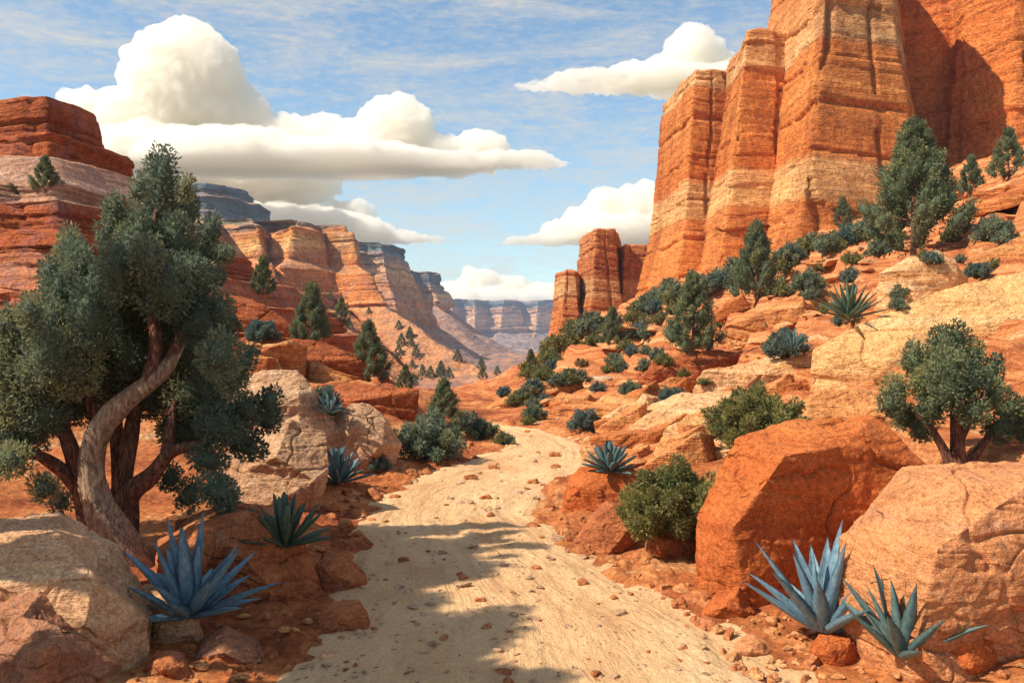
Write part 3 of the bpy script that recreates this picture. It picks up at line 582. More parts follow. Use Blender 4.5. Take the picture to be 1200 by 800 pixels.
boulder('rock_ledge', 'striped orange ledge at the right edge above the cream ledge', (1180, 315), [(1132, 312), (1150, 296), (1178, 280), (1230, 262), (1320, 250), (1320, 325), (1180, 328)], [(1170, 298, -.12), (1230, 285, -.15), (1200, 315, -.15)], M_OR25, 26, d=27, thick=3, cat='ledge', strata=1.5)
boulder('rock_ledge', 'long pale slab above the olive shrub on the right slope', (870, 468), [(806, 466), (818, 442), (838, 430), (880, 423), (945, 412), (985, 418), (968, 446), (930, 462), (850, 474)], [(840, 440, -.10), (890, 440, -.15), (940, 440, -.12), (850, 465, -.12)], M_PALE25, 27, d=24.5, thick=3, cat='ledge')
boulder('rock_ledge', 'dark red overhanging ledge under the middle conifer', (790, 465), [(736, 440), (760, 425), (800, 418), (850, 412), (880, 404), (880, 418), (840, 445), (810, 468), (750, 462)], [(775, 430, -.14), (830, 425, -.16), (800, 440, -.12), (770, 455, -.02)], M_RD25, 28, d=31, thick=3, cat='ledge', strata=1.5)
boulder('rock_ledge', 'pale orange slab above the teal yucca beside the wash', (790, 530), [(716, 528), (740, 492), (770, 478), (815, 466), (868, 456), (905, 470), (880, 510), (800, 532)], [(760, 492, -.12), (820, 480, -.14), (800, 512, -.16), (750, 520, -.10)], M_PALE25, 29, d=20, thick=3, cat='ledge')
boulder('rock_ledge', 'rust coloured ledge behind the teal yucca near the wash bend', (700, 500), [(668, 503), (690, 480), (714, 462), (745, 455), (772, 464), (765, 492), (715, 505)], [(705, 478, -.14), (745, 472, -.14), (730, 495, -.12)], M_OR25, 30, d=26, thick=2, cat='ledge', strata=1.4)
boulder('boulder', 'red boulder with a grey-brown shaded side right under the teal yucca', (705, 600), [(656, 592), (664, 570), (678, 555), (705, 549), (735, 545), (758, 556), (762, 585), (735, 600), (680, 602)], [(678, 572, -.25), (700, 568, -.32), (718, 575, -.28), (708, 598, -.3), (740, 592, -.25)], M_RD10, 31)
boulder('boulder', 'dark reddish boulder in front of the olive bush at the edge of the wash', (715, 642), [(672, 634), (690, 606), (712, 592), (728, 594), (748, 612), (758, 632), (740, 644), (690, 645)], [(705, 612, -.3), (725, 612, -.32), (740, 632, -.28), (700, 640, -.3)], M_RDB, 32)
boulder('boulder', 'rust rock wedged against the left foot of the huge red boulder', (800, 650), [(745, 648), (765, 622), (790, 606), (815, 610), (835, 640), (830, 665), (780, 668)], [(775, 632, -.25), (805, 635, -.25), (800, 660, -.28)], M_RDB, 33)
boulder('rock_ledge', 'striped orange ledge right of the conifer on the upper right slope', (930, 375), [(845, 382), (870, 362), (910, 350), (960, 342), (1000, 338), (1010, 360), (960, 378), (870, 392)], [(890, 365, -.12), (950, 358, -.12), (920, 378, -.12)], M_OR25, 34, d=38, thick=3, cat='ledge', strata=1.5)
boulder('rock', 'orange wedge stone in front of the huge red boulder', (850, 725), [(822, 722), (840, 704), (868, 688), (876, 700), (884, 716), (850, 726)], [(850, 710, -.3), (872, 715, -.28)], M_RD10, 35, cat='rock')
boulder('rock', 'angular pinkish rock between the two right-hand agaves', (980, 776), [(946, 772), (952, 756), (972, 744), (1000, 742), (1012, 756), (1008, 776), (970, 780)], [(972, 758, -.3), (995, 762, -.3), (990, 776, -.3)], M_RD10, 36, cat='rock')
boulder('rock', 'split orange and dark red rock in the bottom right corner', (1140, 785), [(1082, 762), (1098, 744), (1140, 730), (1172, 738), (1182, 758), (1170, 780), (1130, 790), (1090, 782)], [(1112, 754, -.28), (1150, 750, -.3), (1135, 782, -.32), (1168, 775, -.25)], M_RD10, 37, cat='rock')
boulder('rock', 'flat orange stone at the right edge of the sandy wash', (880, 772), [(852, 766), (866, 754), (886, 750), (904, 758), (910, 768), (880, 774)], [(880, 762, -.3)], M_OR8, 38, cat='rock')
boulder('rock', 'small orange stone at the bottom of the picture between agave and corner rock', (1065, 790), [(1048, 788), (1056, 780), (1066, 776), (1080, 783), (1082, 792), (1055, 794)], [(1066, 785, -.3)], M_RD10, 39, cat='rock')
boulder('rock_ledge', 'low orange ledge where the right slope meets the far bend of the wash', (600, 480), [(568, 478), (590, 462), (630, 448), (680, 442), (690, 460), (640, 476), (590, 484)], [(610, 466, -.12), (660, 455, -.12)], M_OR25, 40, d=36, thick=3, cat='ledge', strata=1.5)

# ------------------------------------------------------------------ vegetation builders
def leafcloud(lobes, per, L, w, seed, core=True, up=.35):
    r = np.random.default_rng(seed); Vs = []; T = []; Fs = []; nv = 0
    for (c, rad, axis, ti) in lobes:
        c = np.array(c); rad = np.array(rad); axis = np.array(axis, float); axis = axis/(np.linalg.norm(axis)+1e-9)
        n = int(per*(np.prod(rad)**(2/3))) if per > 3000 else int(per)
        a = r.normal(size=(n, 3)); a /= np.linalg.norm(a, axis=1)[:, None]
        # frame: z of the lobe along axis
        z = axis; x = np.cross(z, [0.3, .9, .1]); x /= np.linalg.norm(x); y = np.cross(z, x); M = np.stack([x, y, z], 0)
        lump = 1+.22*vn(a[:, 0]*2.3+seed, a[:, 1]*2.3, a[:, 2]*2.3, int(abs(c[0]*10)) % 97)
        rr = (r.uniform(.35, 1.0, n)**.45)*lump
        p = c + ((a*rad)*rr[:, None])@M
        nd = (a/rad)@M; nd /= np.linalg.norm(nd, axis=1)[:, None]
        d = nd*.8 + axis*up + r.normal(size=(n, 3))*.45; d /= np.linalg.norm(d, axis=1)[:, None]
        q = np.cross(d, r.normal(size=(n, 3))); q /= np.linalg.norm(q, axis=1)[:, None]
        l = L*r.uniform(.6, 1.3, n)[:, None]; ww = w*r.uniform(.7, 1.3, n)[:, None]
        v = np.stack([p, p+d*l*.45+q*ww*.5, p+d*l, p+d*l*.45-q*ww*.5], 1)
        Vs.append(v.reshape(-1, 3)); T.append(np.repeat(np.clip(ti+r.normal(0, .16, n), 0, 1), 4))
        Fs.append((np.arange(n)[:, None]*4+np.arange(4)[None])+nv); nv += 4*n
        if core:
            nu_, nvv = 10, 7; th = np.linspace(0, 2*math.pi, nu_, endpoint=False); ph = np.linspace(.02, math.pi-.02, nvv)
            P, Tt = np.meshgrid(ph, th, indexing='ij'); b = np.stack([np.sin(P)*np.cos(Tt), np.sin(P)*np.sin(Tt), np.cos(P)], -1).reshape(-1, 3)
            k = .66*(1+.2*vn(b[:, 0]*2+seed, b[:, 1]*2, b[:, 2]*2, 5))
            Vs.append(c+((b*rad)*k[:, None])@M); T.append(np.full(len(b), .25)); Fs.append(grid_faces(nvv, nu_, True)+nv); nv += len(b)
    return np.concatenate(Vs), np.concatenate(Fs), np.concatenate(T)
def tube(pts, rad, sides=12, sub=6, seed=0, twist=0.0, rough=.16):
    P = np.array([tuple(p) for p in pts], float); n = len(P); rad = np.array(rad, float)
    t = np.linspace(0, n-1, (n-1)*sub+1); i = np.clip(np.floor(t).astype(int), 0, n-2); f = (t-i)[:, None]
    Pm = np.vstack([2*P[0]-P[1], P, 2*P[-1]-P[-2]])
    a, b, c, d = Pm[i], Pm[i+1], Pm[i+2], Pm[i+3]
    C = .5*((2*b)+(-a+c)*f+(2*a-5*b+4*c-d)*f**2+(-a+3*b-3*c+d)*f**3); r = np.interp(t, np.arange(n), rad)
    T = np.gradient(C, axis=0); T /= np.linalg.norm(T, axis=1)[:, None]
    u = np.cross(T, [0, 1, .15]); u /= np.linalg.norm(u, axis=1)[:, None]; w = np.cross(T, u)
    th = np.linspace(0, 2*math.pi, sides, endpoint=False)
    s = np.arange(len(C))[:, None]/sub
    k = 1+rough*vn(np.cos(th+twist*s)*2.2+seed, np.sin(th+twist*s)*2.2, s*.7, seed)+rough*.6*np.sin(5*(th+twist*s))
    V = C[:, None]+(u[:, None]*np.cos(th)[None, :, None]+w[:, None]*np.sin(th)[None, :, None])*(r[:, None]*k)[..., None]
    V = V.reshape(-1, 3); Fc = grid_faces(len(C), sides, True)
    V = np.vstack([V, C[-1:]+T[-1:]*r[-1]]); e = len(V)-1; b0 = (len(C)-1)*sides
    cap = np.array([[b0+j, b0+(j+1) % sides, e, e] for j in range(sides)])
    tri = [list(map(int, q)) for q in Fc]+[[int(q[0]), int(q[1]), int(q[2])] for q in cap]
    return V, tri
def join(parts):
    V = []; Fc = []; n = 0
    for v, f in parts: V.append(v); Fc += [[i+n for i in q] for q in f]; n += len(v)
    return np.vstack(V), Fc

def tree_from_lobes(name, label, group, px, py, d, lobes, branches, per, L, w, fmat, seed, deep=1.0, cat='tree', base=None, clear=None, ls=1.0):
    """lobes in photo pixels give size and place; every lobe gets its own depth"""
    b = base or W(px, py, d); root = empty(name, b); tag(root, label, cat, group)
    r = np.random.default_rng(seed); out = []
    cxm = np.mean([q[0] for q in lobes]); cym = np.mean([q[1] for q in lobes])
    spread = max(abs(q[0]-cxm) for q in lobes)
    for q in lobes:
        x, y, rx, ry = q[0], q[1], q[2]*ls*.95, q[3]*ls*1.12
        for rep in range(2 if rx*ry > 480 else 1):
            rel = abs(x-cxm)/spread; dd = r.uniform(-1, 1)*deep*math.sqrt(max(.1, 1-rel**2))
            if clear and clear[0] < x < clear[1] and clear[2] < y < clear[3]: dd = abs(dd)*.7+.2
            if rep: x, y = x+r.normal()*rx*.5, y+r.normal()*ry*.4
            D = d+dd; p = W(600+(x-600)*d/D*1.0, 400+(y-400)*d/D, D) if False else W(x, y, D)
            ax = (x-px+0.001, dd*F/d*.8, max(10, (py-y)))
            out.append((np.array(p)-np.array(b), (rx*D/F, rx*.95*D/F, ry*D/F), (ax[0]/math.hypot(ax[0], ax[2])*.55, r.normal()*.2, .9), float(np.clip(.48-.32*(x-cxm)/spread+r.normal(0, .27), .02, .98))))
    v, f, t = leafcloud(out, per, L, w, seed)
    mesh_obj('crown', v, f, fmat, root, smooth=False, attr=t)
    for nm, mat, brs in branches:
        for k, (pp, rr) in enumerate(brs):
            P = [np.array(W(a[0], a[1], d+(a[2] if len(a) > 2 else 0)))-np.array(b) for a in pp]
            v, f = tube(P, [q*d/F for q in rr], 18, 8, seed+k, twist=.5); mesh_obj(nm, v, f, mat, root)
    return root

BL = [(185, 212, 15, 34), (163, 222, 11, 18), (218, 220, 9, 16), (220, 248, 15, 24), (204, 285, 20, 28), (186, 262, 18, 34), (166, 285, 20, 34), (138, 252, 15, 24), (128, 278, 15, 22), (150, 310, 20, 32),
 (82, 295, 17, 26), (96, 322, 17, 32), (60, 322, 15, 18), (72, 345, 17, 22), (246, 272, 13, 20), (242, 296, 17, 18), (262, 299, 11, 10), (226, 322, 20, 22), (250, 324, 14, 12),
 (192, 338, 32, 34), (150, 350, 32, 36), (110, 372, 28, 36), (62, 388, 26, 38), (36, 370, 14, 24), (12, 388, 18, 26), (256, 364, 16, 18), (266, 384, 14, 16), (232, 376, 24, 26), (212, 402, 34, 30), (152, 408, 38, 40),
 (100, 430, 38, 40), (42, 440, 36, 38), (4, 438, 26, 34), (288, 424, 12, 22), (272, 446, 18, 18), (243, 430, 26, 26), (230, 460, 34, 26), (178, 462, 34, 30), (316, 470, 14, 16), (312, 492, 18, 14), (288, 480, 20, 16),
 (256, 498, 30, 20), (212, 506, 28, 20), (288, 522, 26, 14), (244, 538, 24, 15), (256, 574, 24, 16), (222, 580, 16, 18), (262, 590, 15, 12), (200, 560, 14, 14), (8, 500, 32, 30), (50, 486, 30, 24), (90, 470, 28, 26), (12, 540, 24, 18), (52, 572, 16, 16), (72, 588, 13, 12), (172, 305, 20, 26), (205, 365, 22, 24), (128, 440, 24, 26), (208, 440, 20, 20), (20, 470, 30, 30), (60, 420, 26, 30), (120, 330, 16, 24), (-30, 420, 30, 40), (-40, 480, 34, 34), (-25, 540, 28, 20)]
BR = [('trunk', BARK_P, [([(160, 672, -.25), (138, 632, -.3), (116, 588, -.35), (108, 545, -.35), (116, 506, -.4), (142, 474, -.4), (172, 450, -.4), (196, 428, -.35), (214, 400, -.2)], [24, 20, 15, 13.5, 13, 12, 10, 8, 5])]),
      ('branch', BARK_D, [([(112, 655, .1), (104, 610, .1), (98, 570, .1), (84, 528, 0), (70, 492, 0), (58, 450, .2)], [22, 13, 10, 9, 7, 3])]),
      ('branch', BARK_D, [([(100, 590, .1), (80, 558, 0), (50, 535, -.2), (18, 528, -.4)], [9, 8, 6, 3])]),
      ('branch', BARK_D, [([(140, 660, .1), (146, 610, .1), (152, 578, 0), (180, 556, -.1), (200, 530, -.2), (236, 520, -.3), (275, 508, -.5)], [22, 15, 12, 9, 7, 5, 3]), ([(196, 535, -.2), (200, 500, -.1), (205, 470, 0)], [7, 6, 3])]),
      ('branch', BARK_D, [([(132, 640, .15), (140, 580, .2), (150, 530, .2), (158, 480, .3), (156, 420, .4)], [16, 11, 9, 8, 4]), ([(142, 600, .2), (138, 540, .4), (136, 480, .5), (138, 430, .6)], [9, 8, 7, 4])]),
      ('branch', BARK_D, [([(172, 450, -.4), (182, 410, -.4), (180, 360, -.3), (176, 300, -.1), (184, 240, 0)], [8, 7, 6, 4, 2])]),
      ('branch', BARK_D, [([(196, 428, -.35), (216, 385, -.2), (232, 340, .1), (240, 305, .3)], [7, 6, 4, 2]), ([(116, 506, .2), (106, 470, .1), (100, 410, 0), (92, 340, 0)], [7, 6, 5, 2])])]
hb = hit(130, 648, only=GB); d0 = hb.y
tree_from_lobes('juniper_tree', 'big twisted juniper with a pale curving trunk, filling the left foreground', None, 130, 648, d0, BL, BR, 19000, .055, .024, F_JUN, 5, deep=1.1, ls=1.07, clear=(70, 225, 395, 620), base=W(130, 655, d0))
JL = [(1120, 402, 17, 22), (1103, 400, 13, 18), (1074, 424, 17, 22), (1086, 448, 20, 22), (1050, 455, 17, 14), (1044, 474, 14, 14), (1062, 488, 17, 15), (1141, 418, 13, 18), (1136, 446, 19, 22), (1162, 436, 12, 20), (1166, 464, 14, 18),
      (1110, 438, 22, 26), (1092, 478, 18, 18), (1184, 478, 16, 14), (1192, 498, 18, 15), (1170, 502, 16, 16), (1140, 482, 18, 18), (1205, 480, 14, 16), (1080, 505, 14, 12)]
JR = [('trunk', BARK_D, [([(1124, 580), (1123, 540), (1122, 500), (1118, 455), (1112, 420)], [12, 9, 7.5, 5, 2])]),
      ('branch', BARK_D, [([(1118, 552), (1104, 522), (1088, 498), (1070, 480)], [6.5, 5, 4, 2])]),
      ('branch', BARK_D, [([(1128, 552), (1146, 528), (1164, 505), (1180, 485)], [6, 5, 3.5, 2])]), ('branch', BARK_D, [([(1122, 520), (1136, 490), (1142, 450)], [5, 4, 2])])]
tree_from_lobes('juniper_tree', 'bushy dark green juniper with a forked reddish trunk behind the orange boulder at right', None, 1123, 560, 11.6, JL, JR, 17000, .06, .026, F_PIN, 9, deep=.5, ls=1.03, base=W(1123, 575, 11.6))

def conifer(seed, per, L, w, nl=58, wide=.34, fmat=F_PIN, t0=.10):
    """unit height conifer with upturned rounded clumps"""
    r = np.random.default_rng(seed); lobes = []
    for k in range(nl):
        t = t0+(.96-t0)*(k/nl)**.85; ph = k*2.399+r.normal()*.3
        Rr = wide*((1-t)**.95)*1.12*r.uniform(.55, 1.0)*(1 if t > .2 else .75)
        s = (.026+.044*(1-t))*r.uniform(.8, 1.25)
        c = (Rr*math.cos(ph), Rr*math.sin(ph), t)
        lobes.append((c, (s, s, s*r.uniform(1.7, 2.3)), (math.cos(ph)*.75, math.sin(ph)*.75, .9), float(np.clip(.45+r.normal(0, .2), .05, .95))))
    lobes.append(((0, 0, .95), (.035, .035, .07), (0, 0, 1), .4))
    v, f, ti = leafcloud(lobes, per, L, w, seed)
    tr = [tube([(0, 0, -.06), (.01, 0, .1), (0, .01, .4), (0, 0, .9)], [.028, .022, .016, .004], 8, 3, seed)]
    for k in range(11):
        ph = k*2.4; z = .08+.07*k; q = wide*(1-z)**.8*.75
        tr.append(tube([(0, 0, z), (q*.5*math.cos(ph), q*.5*math.sin(ph), z+.02), (q*math.cos(ph), q*math.sin(ph), z+.08)], [.010, .007, .003], 6, 2, seed+k))
    tv, tf = join(tr)
    root = empty('pinyon_tree'); mesh_obj('crown', v, f, fmat, root, smooth=False, attr=ti); mesh_obj('trunk', tv, tf, BARK_D, root)
    return root
def shrub(seed, per, L, w, fmat, nl=26, name='shrub', flat=.75, cs=1.0):
    """unit-width shrub: fan of rounded clumps on short stems"""
    r = np.random.default_rng(seed); lobes = []; st = []
    for k in range(nl):
        ph = k*2.399; el = math.asin(min(1, .08+.92*((k+.5)/nl))); R_ = r.uniform(.26, .40)
        c = np.array((R_*math.cos(el)*math.cos(ph), R_*math.cos(el)*math.sin(ph), .05+R_*math.sin(el)*flat*1.5)); s = r.uniform(.055, .095)*cs
        lobes.append((c, (s, s, s*1.7), c*[1, 1, .9]+[0, 0, .05], float(np.clip(.5+r.normal(0, .2), .05, .95))))
        if k % 2 == 0: st.append(tube([(0, 0, -.05), c*.5+[0, 0, .02], c], [.014, .009, .004], 6, 2, seed+k))
    for k in range(nl//2):
        ph = r.uniform(0, 6.28); R_ = r.uniform(.05, .22); s = r.uniform(.07, .10)*cs
        lobes.append(((R_*math.cos(ph), R_*math.sin(ph), r.uniform(.10, .34)*flat), (s, s, s*1.4), (0, 0, 1), float(np.clip(.3+r.normal(0, .15), .05, .95))))
    v, f, ti = leafcloud(lobes, per, L, w, seed)
    tv, tf = join(st)
    root = empty(name); mesh_obj('foliage', v, f, fmat, root, smooth=False, attr=ti); mesh_obj('stem', tv, tf, BARK_D, root)
    return root
protos = {'C0': conifer(31, 300, .022, .0095, nl=84, wide=.44, t0=.17), 'C1': conifer(32, 200, .028, .012, nl=74, wide=.36), 'C2': conifer(33, 200, .028, .012, nl=66, wide=.42), 'C3': conifer(34, 70, .045, .022, nl=36, wide=.38),
          'S0': shrub(41, 700, .036, .014, F_OLI, 34), 'S1': shrub(42, 520, .040, .015, F_OLI), 'S2': shrub(43, 220, .055, .022, F_JUN, 20), 'S3': shrub(44, 220, .055, .022, F_BLU, 20, flat=.7), 'S4': shrub(45, 60, .10, .05, F_OLI, 12, flat=.7), 'S5': shrub(46, 60, .10, .05, F_JUN, 12, flat=.8), 'S6': shrub(47, 60, .10, .045, F_BLU, 14, flat=.6), 'S7': shrub(48, 90, .09, .035, foliage('dry_brush', (.12, .09, .05), (.26, .19, .09), (.40, .30, .16)), 12, flat=.6, cs=.8)}
used = {}
BP = []
def put(kind, px, py, hpx, label, cat, group=None, d=None, rz=None, name=None, wide=None, unit=1.0, sinkf=.02, dmax=4000):
    """stand a copy with its foot where the view ray through (px, py) meets the ground"""
    h = W(px, py, d) if d else hit(px, py, dmax)
    if h is None: return None
    s = hpx*h.y/F/unit; BP.append((px, py))
    o = dup(protos[kind], (h.x, h.y, h.z-sinkf*s), rz if rz is not None else random.uniform(0, 6.28), (s*(wide or 1), s*(wide or 1), s))
    if name: o.name = name
    tag(o, label, cat, group); return o
# conifers one can tell apart
put('C0', 1072, 304, 168, 'tallest conifer on the upper right slope, in front of the red wall', 'tree', d=36)
put('C1', 887, 352, 95, 'slim conifer under the foot of the tallest buttress', 'tree')
put('C2', 812, 414, 98, 'full conifer standing on the dark red overhanging ledge', 'tree', wide=.95)
put('C1', 718, 408, 50, 'small conifer in front of the small squat butte', 'tree')
put('C2', 988, 266, 36, 'little conifer at the foot of the tallest buttress, left of the biggest conifer', 'tree')
put('C1', 1138, 228, 48, 'small conifer right of the biggest one, against the red wall', 'tree')
put('C2', 1182, 210, 62, 'conifer at the upper right edge of the picture on the skyline of the slope', 'tree')
put('C1', 365, 404, 76, 'pointed conifer on the red ledge right of the big juniper', 'tree', d=33)
put('C2', 432, 446, 72, 'conifer at the right end of the overhanging red ledge', 'tree', d=31)
put('C1', 308, 346, 48, 'small conifer high on the slope below the left canyon wall', 'tree')
put('C2', 53, 224, 42, 'lone small conifer on the pale shelf of the left hill', 'tree', wide=1.2)
put('C2', 475, 456, 30, 'small dark conifer at the end of the lower red shelf', 'tree', d=30)
put('C2', 520, 508, 66, 'conifer rising from the dark bushes on the left bank of the wash', 'tree', wide=1.1)
put('C1', 622, 436, 28, 'tiny conifer on the skyline where the right slope ends', 'tree')
put('C3', 400, 382, 34, 'bluish conifer far down the left canyon slope', 'tree')
# shrubs one can tell apart
put('S0', 790, 622, 96, 'large olive shrub left of the huge red boulder', 'shrub', unit=.66)
put('S1', 886, 520, 86, 'olive shrub on the slope above the huge red boulder', 'shrub', unit=.66, d=15.2)
put('S2', 1068, 588, 52, 'dark round bush under the right juniper', 'shrub', unit=.66, d=10.6)
put('S2', 945, 340, 32, 'dark round bush beside the slim conifer', 'shrub', unit=.66)
put('S3', 920, 418, 40, 'grey-green bush at the left end of the cream ledge', 'shrub', unit=.66, d=25)
put('S2', 1166, 282, 38, 'round green bush on the upper right slope near the picture edge', 'shrub', unit=.66)
put('S3', 690, 505, 36, 'blue-green bush beside the far bend of the wash', 'shrub', unit=.66)
put('S3', 790, 474, 28, 'small grey bush between two pale slabs', 'shrub', unit=.66, d=24)
put('S2', 626, 492, 24, 'small bush on the right bank at the far end of the wash', 'shrub', unit=.66)
put('S2', 740, 462, 22, 'dark little bush left of the dark red overhanging ledge', 'shrub', unit=.66)
put('S4', 666, 450, 22, 'olive bush on the low orange slope near the wash bend', 'shrub', unit=.66)
put('S2', 564, 512, 30, 'little conifer-like bush at the inner bend of the wash', 'shrub', unit=.66)
put('S2', 500, 536, 52, 'wide dark bush spreading below the conifer on the left bank', 'shrub', unit=.50)
put('S5', 546, 505, 26, 'green bush right of the left-bank conifer', 'shrub', unit=.6)
put('S3', 440, 550, 26, 'small blue-green bush in front of the cream boulder on the left bank', 'shrub', unit=.66)
put('S3', 305, 398, 32, 'grey-blue bush on the shelf beside the pointed conifer', 'shrub', unit=.66)
put('S2', 926, 308, 30, 'round bush right of the slim conifer against the buttress', 'shrub', unit=.66)
put('S2', 838, 342, 34, 'bush against the foot of the middle tower', 'shrub', unit=.66)
put('S2', 768, 362, 30, 'bush against the foot of the left-hand tower', 'shrub', unit=.66)
put('S2', 20, 225, 18, 'low bush left of the lone conifer on the pale shelf', 'shrub', unit=.66)
put('S3', 1145, 325, 24, 'bluish bush behind the cream capped boulder', 'shrub', unit=.66, d=25)
put('S3', 1150, 560, 40, 'dark blue-green bush behind the right juniper trunk', 'shrub', unit=.66, d=12.5)
put('S5', 1030, 300, 24, 'low bush under the left side of the biggest conifer', 'shrub', unit=.66, d=36.5)

# distant bushes: rows along the foot of the towers, dotted over the right slope
r2 = np.random.default_rng(3)
for k in range(150):
    t = r2.uniform(0, 1)
    if k < 55:
        px = 640+t*430; py = np.interp(px, [640, 745, 850, 940, 1020, 1070], [412, 362, 330, 300, 266, 250])+r2.uniform(-4, 14)
    elif k < 110:
        px = r2.uniform(580, 800); py = np.interp(px, [580, 640, 745, 860], [462, 425, 375, 350])+r2.uniform(0, 1)**1.3*70
    else:
        px = r2.uniform(800, 1190); py = np.interp(px, [800, 940, 1070, 1190], [370, 320, 270, 215])+r2.uniform(0, 90)
    h = hit(px, py, 200, GB)
    if h is None: continue
    lb, gr = (('small bush in the row along the foot of the rock towers', 'bushes along the foot of the towers') if k < 55 else
              ('small bush on the skyline end of the right slope, below the small butte', 'bushes below the small butte') if px < 700 else
              ('small bush on the slope below the left-hand tall tower', 'bushes below the left-hand tall tower') if k < 110 else
              ('small bush on the slope between the conifers and the rock towers', 'bushes between the conifers and the towers') if px < 1000 else
              ('small bush on the highest part of the slope near the right edge', 'bushes high on the slope at right'))
    put(('S4', 'S5', 'S6', 'S7')[r2.choice(4, p=[.34, .34, .18, .14])], px, py, r2.uniform(12, 22)*(1.35 if k < 55 else 1), lb, 'shrub', gr, unit=.66, dmax=200)
for k in range(62):                                              # trees on the far left slopes
    px = r2.uniform(250, 610); lo = np.interp(px, [250, 400, 460, 520, 610], [325, 345, 380, 418, 440]); py = lo+r2.uniform(0, 1)*62
    h = hit(px, py, 900)
    if h is None or h.y < 75: continue
    put('C3', px, py, min(15, r2.uniform(2.2, 4.2)*F/h.y), 'tiny dark tree on the hazy slope below the left canyon walls', 'tree', 'trees on the far left slopes', wide=1.3)
# trees standing just left of the picture, whose shade reaches the wash
def tall_juniper(x, y, h_, seed, label):
    r = np.random.default_rng(seed); z0 = float(G(np.array([x]), np.array([y]))[0])-.1; root = empty('juniper_tree', (x, y, z0)); lobes = []
    for k in range(46):
        ph = k*2.399; q = ((k+.5)/34); zz = r.uniform(.76, .97)*h_; rr = .62*math.sqrt(r.uniform(.02, 1))*(1.1-abs(zz/h_-.84)*2.2)
        s_ = r.uniform(.2, .31); lobes.append(((rr*math.cos(ph), rr*math.sin(ph)*.75, zz), (s_, s_, s_*1.3), (math.cos(ph)*.5, math.sin(ph)*.5, .9), r.uniform(.3, .7)))
    v, f, t = leafcloud(lobes, 420, .11, .05, seed); mesh_obj('crown', v, f, F_JUN, root, smooth=False, attr=t)
    v, f = tube([(0, 0, 0), (.15, .1, h_*.25), (-.1, .1, h_*.5), (.05, 0, h_*.9)], [.24, .17, .14, .04], 12, 6, seed); mesh_obj('trunk', v, f, BARK_D, root)
    for k in range(5):
        ph = k*1.26; v, f = tube([(0, .05, h_*.5), (.5*math.cos(ph), .4*math.sin(ph), h_*.66), (.8*math.cos(ph), .6*math.sin(ph), h_*.8)], [.09, .06, .02], 8, 5, seed+k); mesh_obj('branch', v, f, BARK_D, root)
    tag(root, label, 'tree', 'junipers outside the left edge')
for x, y, h_, sd_, w_ in ((-5.9, 3.6, 6.1, 71, 'closest to the camera'), (-5.8, 4.7, 6.2, 72, 'second from the camera'), (-6.1, 5.9, 6.2, 73, 'third from the camera'),
                          (-6.9, 6.8, 6.0, 74, 'fourth from the camera'), (-6.6, 7.9, 6.1, 75, 'farthest from the camera, beside the big juniper')):
    tall_juniper(x, y, h_, sd_, 'bare-trunked juniper just outside the left edge, '+w_)

# ------------------------------------------------------------------ agaves and yuccas
def rosette(name, label, base, hpx, n, mat, seed, wid=.085, spread=78, tip=1.5, cat='agave', d=None, blunt=False, rnd=.12):
    h = W(base[0], base[1], d) if d else hit(*base, 100)
    s = hpx*h.y/F; r = np.random.default_rng(seed); V = []; T = []; Fc = []; nv = 0
    NL = 18
    for k in range(n):
        u = (k+.5)/n; ph = k*2.399+r.normal()*.12; el = R(88-spread*u**.85+r.normal()*4); L = s*(1.0-.10*u)*r.uniform(1-rnd, 1+rnd*.4)
        t = np.linspace(0, 1, NL); a = el + (R(-8)*u + r.normal()*.05)*t**2
        hx = np.cumsum(np.cos(a))/NL*L; hz = np.cumsum(np.sin(a))/NL*L
        D = np.array([math.cos(ph), math.sin(ph), 0]); S_ = np.array([-math.sin(ph), math.cos(ph), 0])
        C = D[None]*(hx+s*.035)[:, None]; C[:, 2] = hz
        if blunt: w = s*wid*(.55+.6*np.sin(np.clip(t*1.15, 0, 1)*math.pi*.62))*np.sqrt(np.clip(1-t**6, 0.02, 1))
        else: w = s*wid*(.62+.55*np.sin(np.minimum(t*1.6, 1)*math.pi*.5))*np.clip(1-t**tip, 0.012, 1)**.9
        up = np.stack([-D[0]*np.sin(a), -D[1]*np.sin(a), np.cos(a)], -1)
        serr = 1+.06*np.sin(t*NL*3.3+k)
        prof = [(-1, .34, 1), (-.86, .26, .25), (-.4, .02, 0), (0, -.12, 0), (.4, .02, 0), (.86, .26, .25), (1, .34, 1), (.5, -.22, 0), (0, -.40, 0), (-.5, -.22, 0)]
        rows = []
        for (q, z_, e) in prof:
            rows.append(C+S_[None]*(w*q*serr)[:, None]+up*(w*z_*1.0)[:, None])
        A_ = np.stack(rows, 1).reshape(-1, 3); m = len(prof)
        V.append(A_); T.append(np.clip((np.array([p[2]*.8 for p in prof])[None]+ss(.93, 1, t)[:, None]*1.0).ravel(), 0, 1)); g = grid_faces(NL, m, True)+nv; Fc.append(g); nv += len(A_)
    o = mesh_obj(name, np.vstack(V), np.vstack(Fc), mat, attr=np.concatenate(T)); o.location = (h.x, h.y, h.z-.02*s)
    o.rotation_euler = (0, 0, r.uniform(0, 6)); tag(o, label, cat); return o
rosette('agave', 'spiky blue agave in front of the big juniper and the dark red slab', (222, 720), 120, 28, B_BLUE, 1, wid=.098, rnd=.3)
rosette('agave', 'tall narrow blue agave leaning against the huge red boulder', (965, 738), 128, 20, B_BLUE, 2, wid=.095, spread=66, rnd=.3)
rosette('agave', 'teal agave in front of the orange boulder at the bottom right', (1058, 768), 108, 19, B_TEAL, 3, wid=.10, spread=58, rnd=.3)
rosette('yucca', 'dark green yucca with blunt leaves on the dark red slab', (334, 640), 62, 30, B_GREEN, 4, wid=.080, blunt=True, cat='yucca')
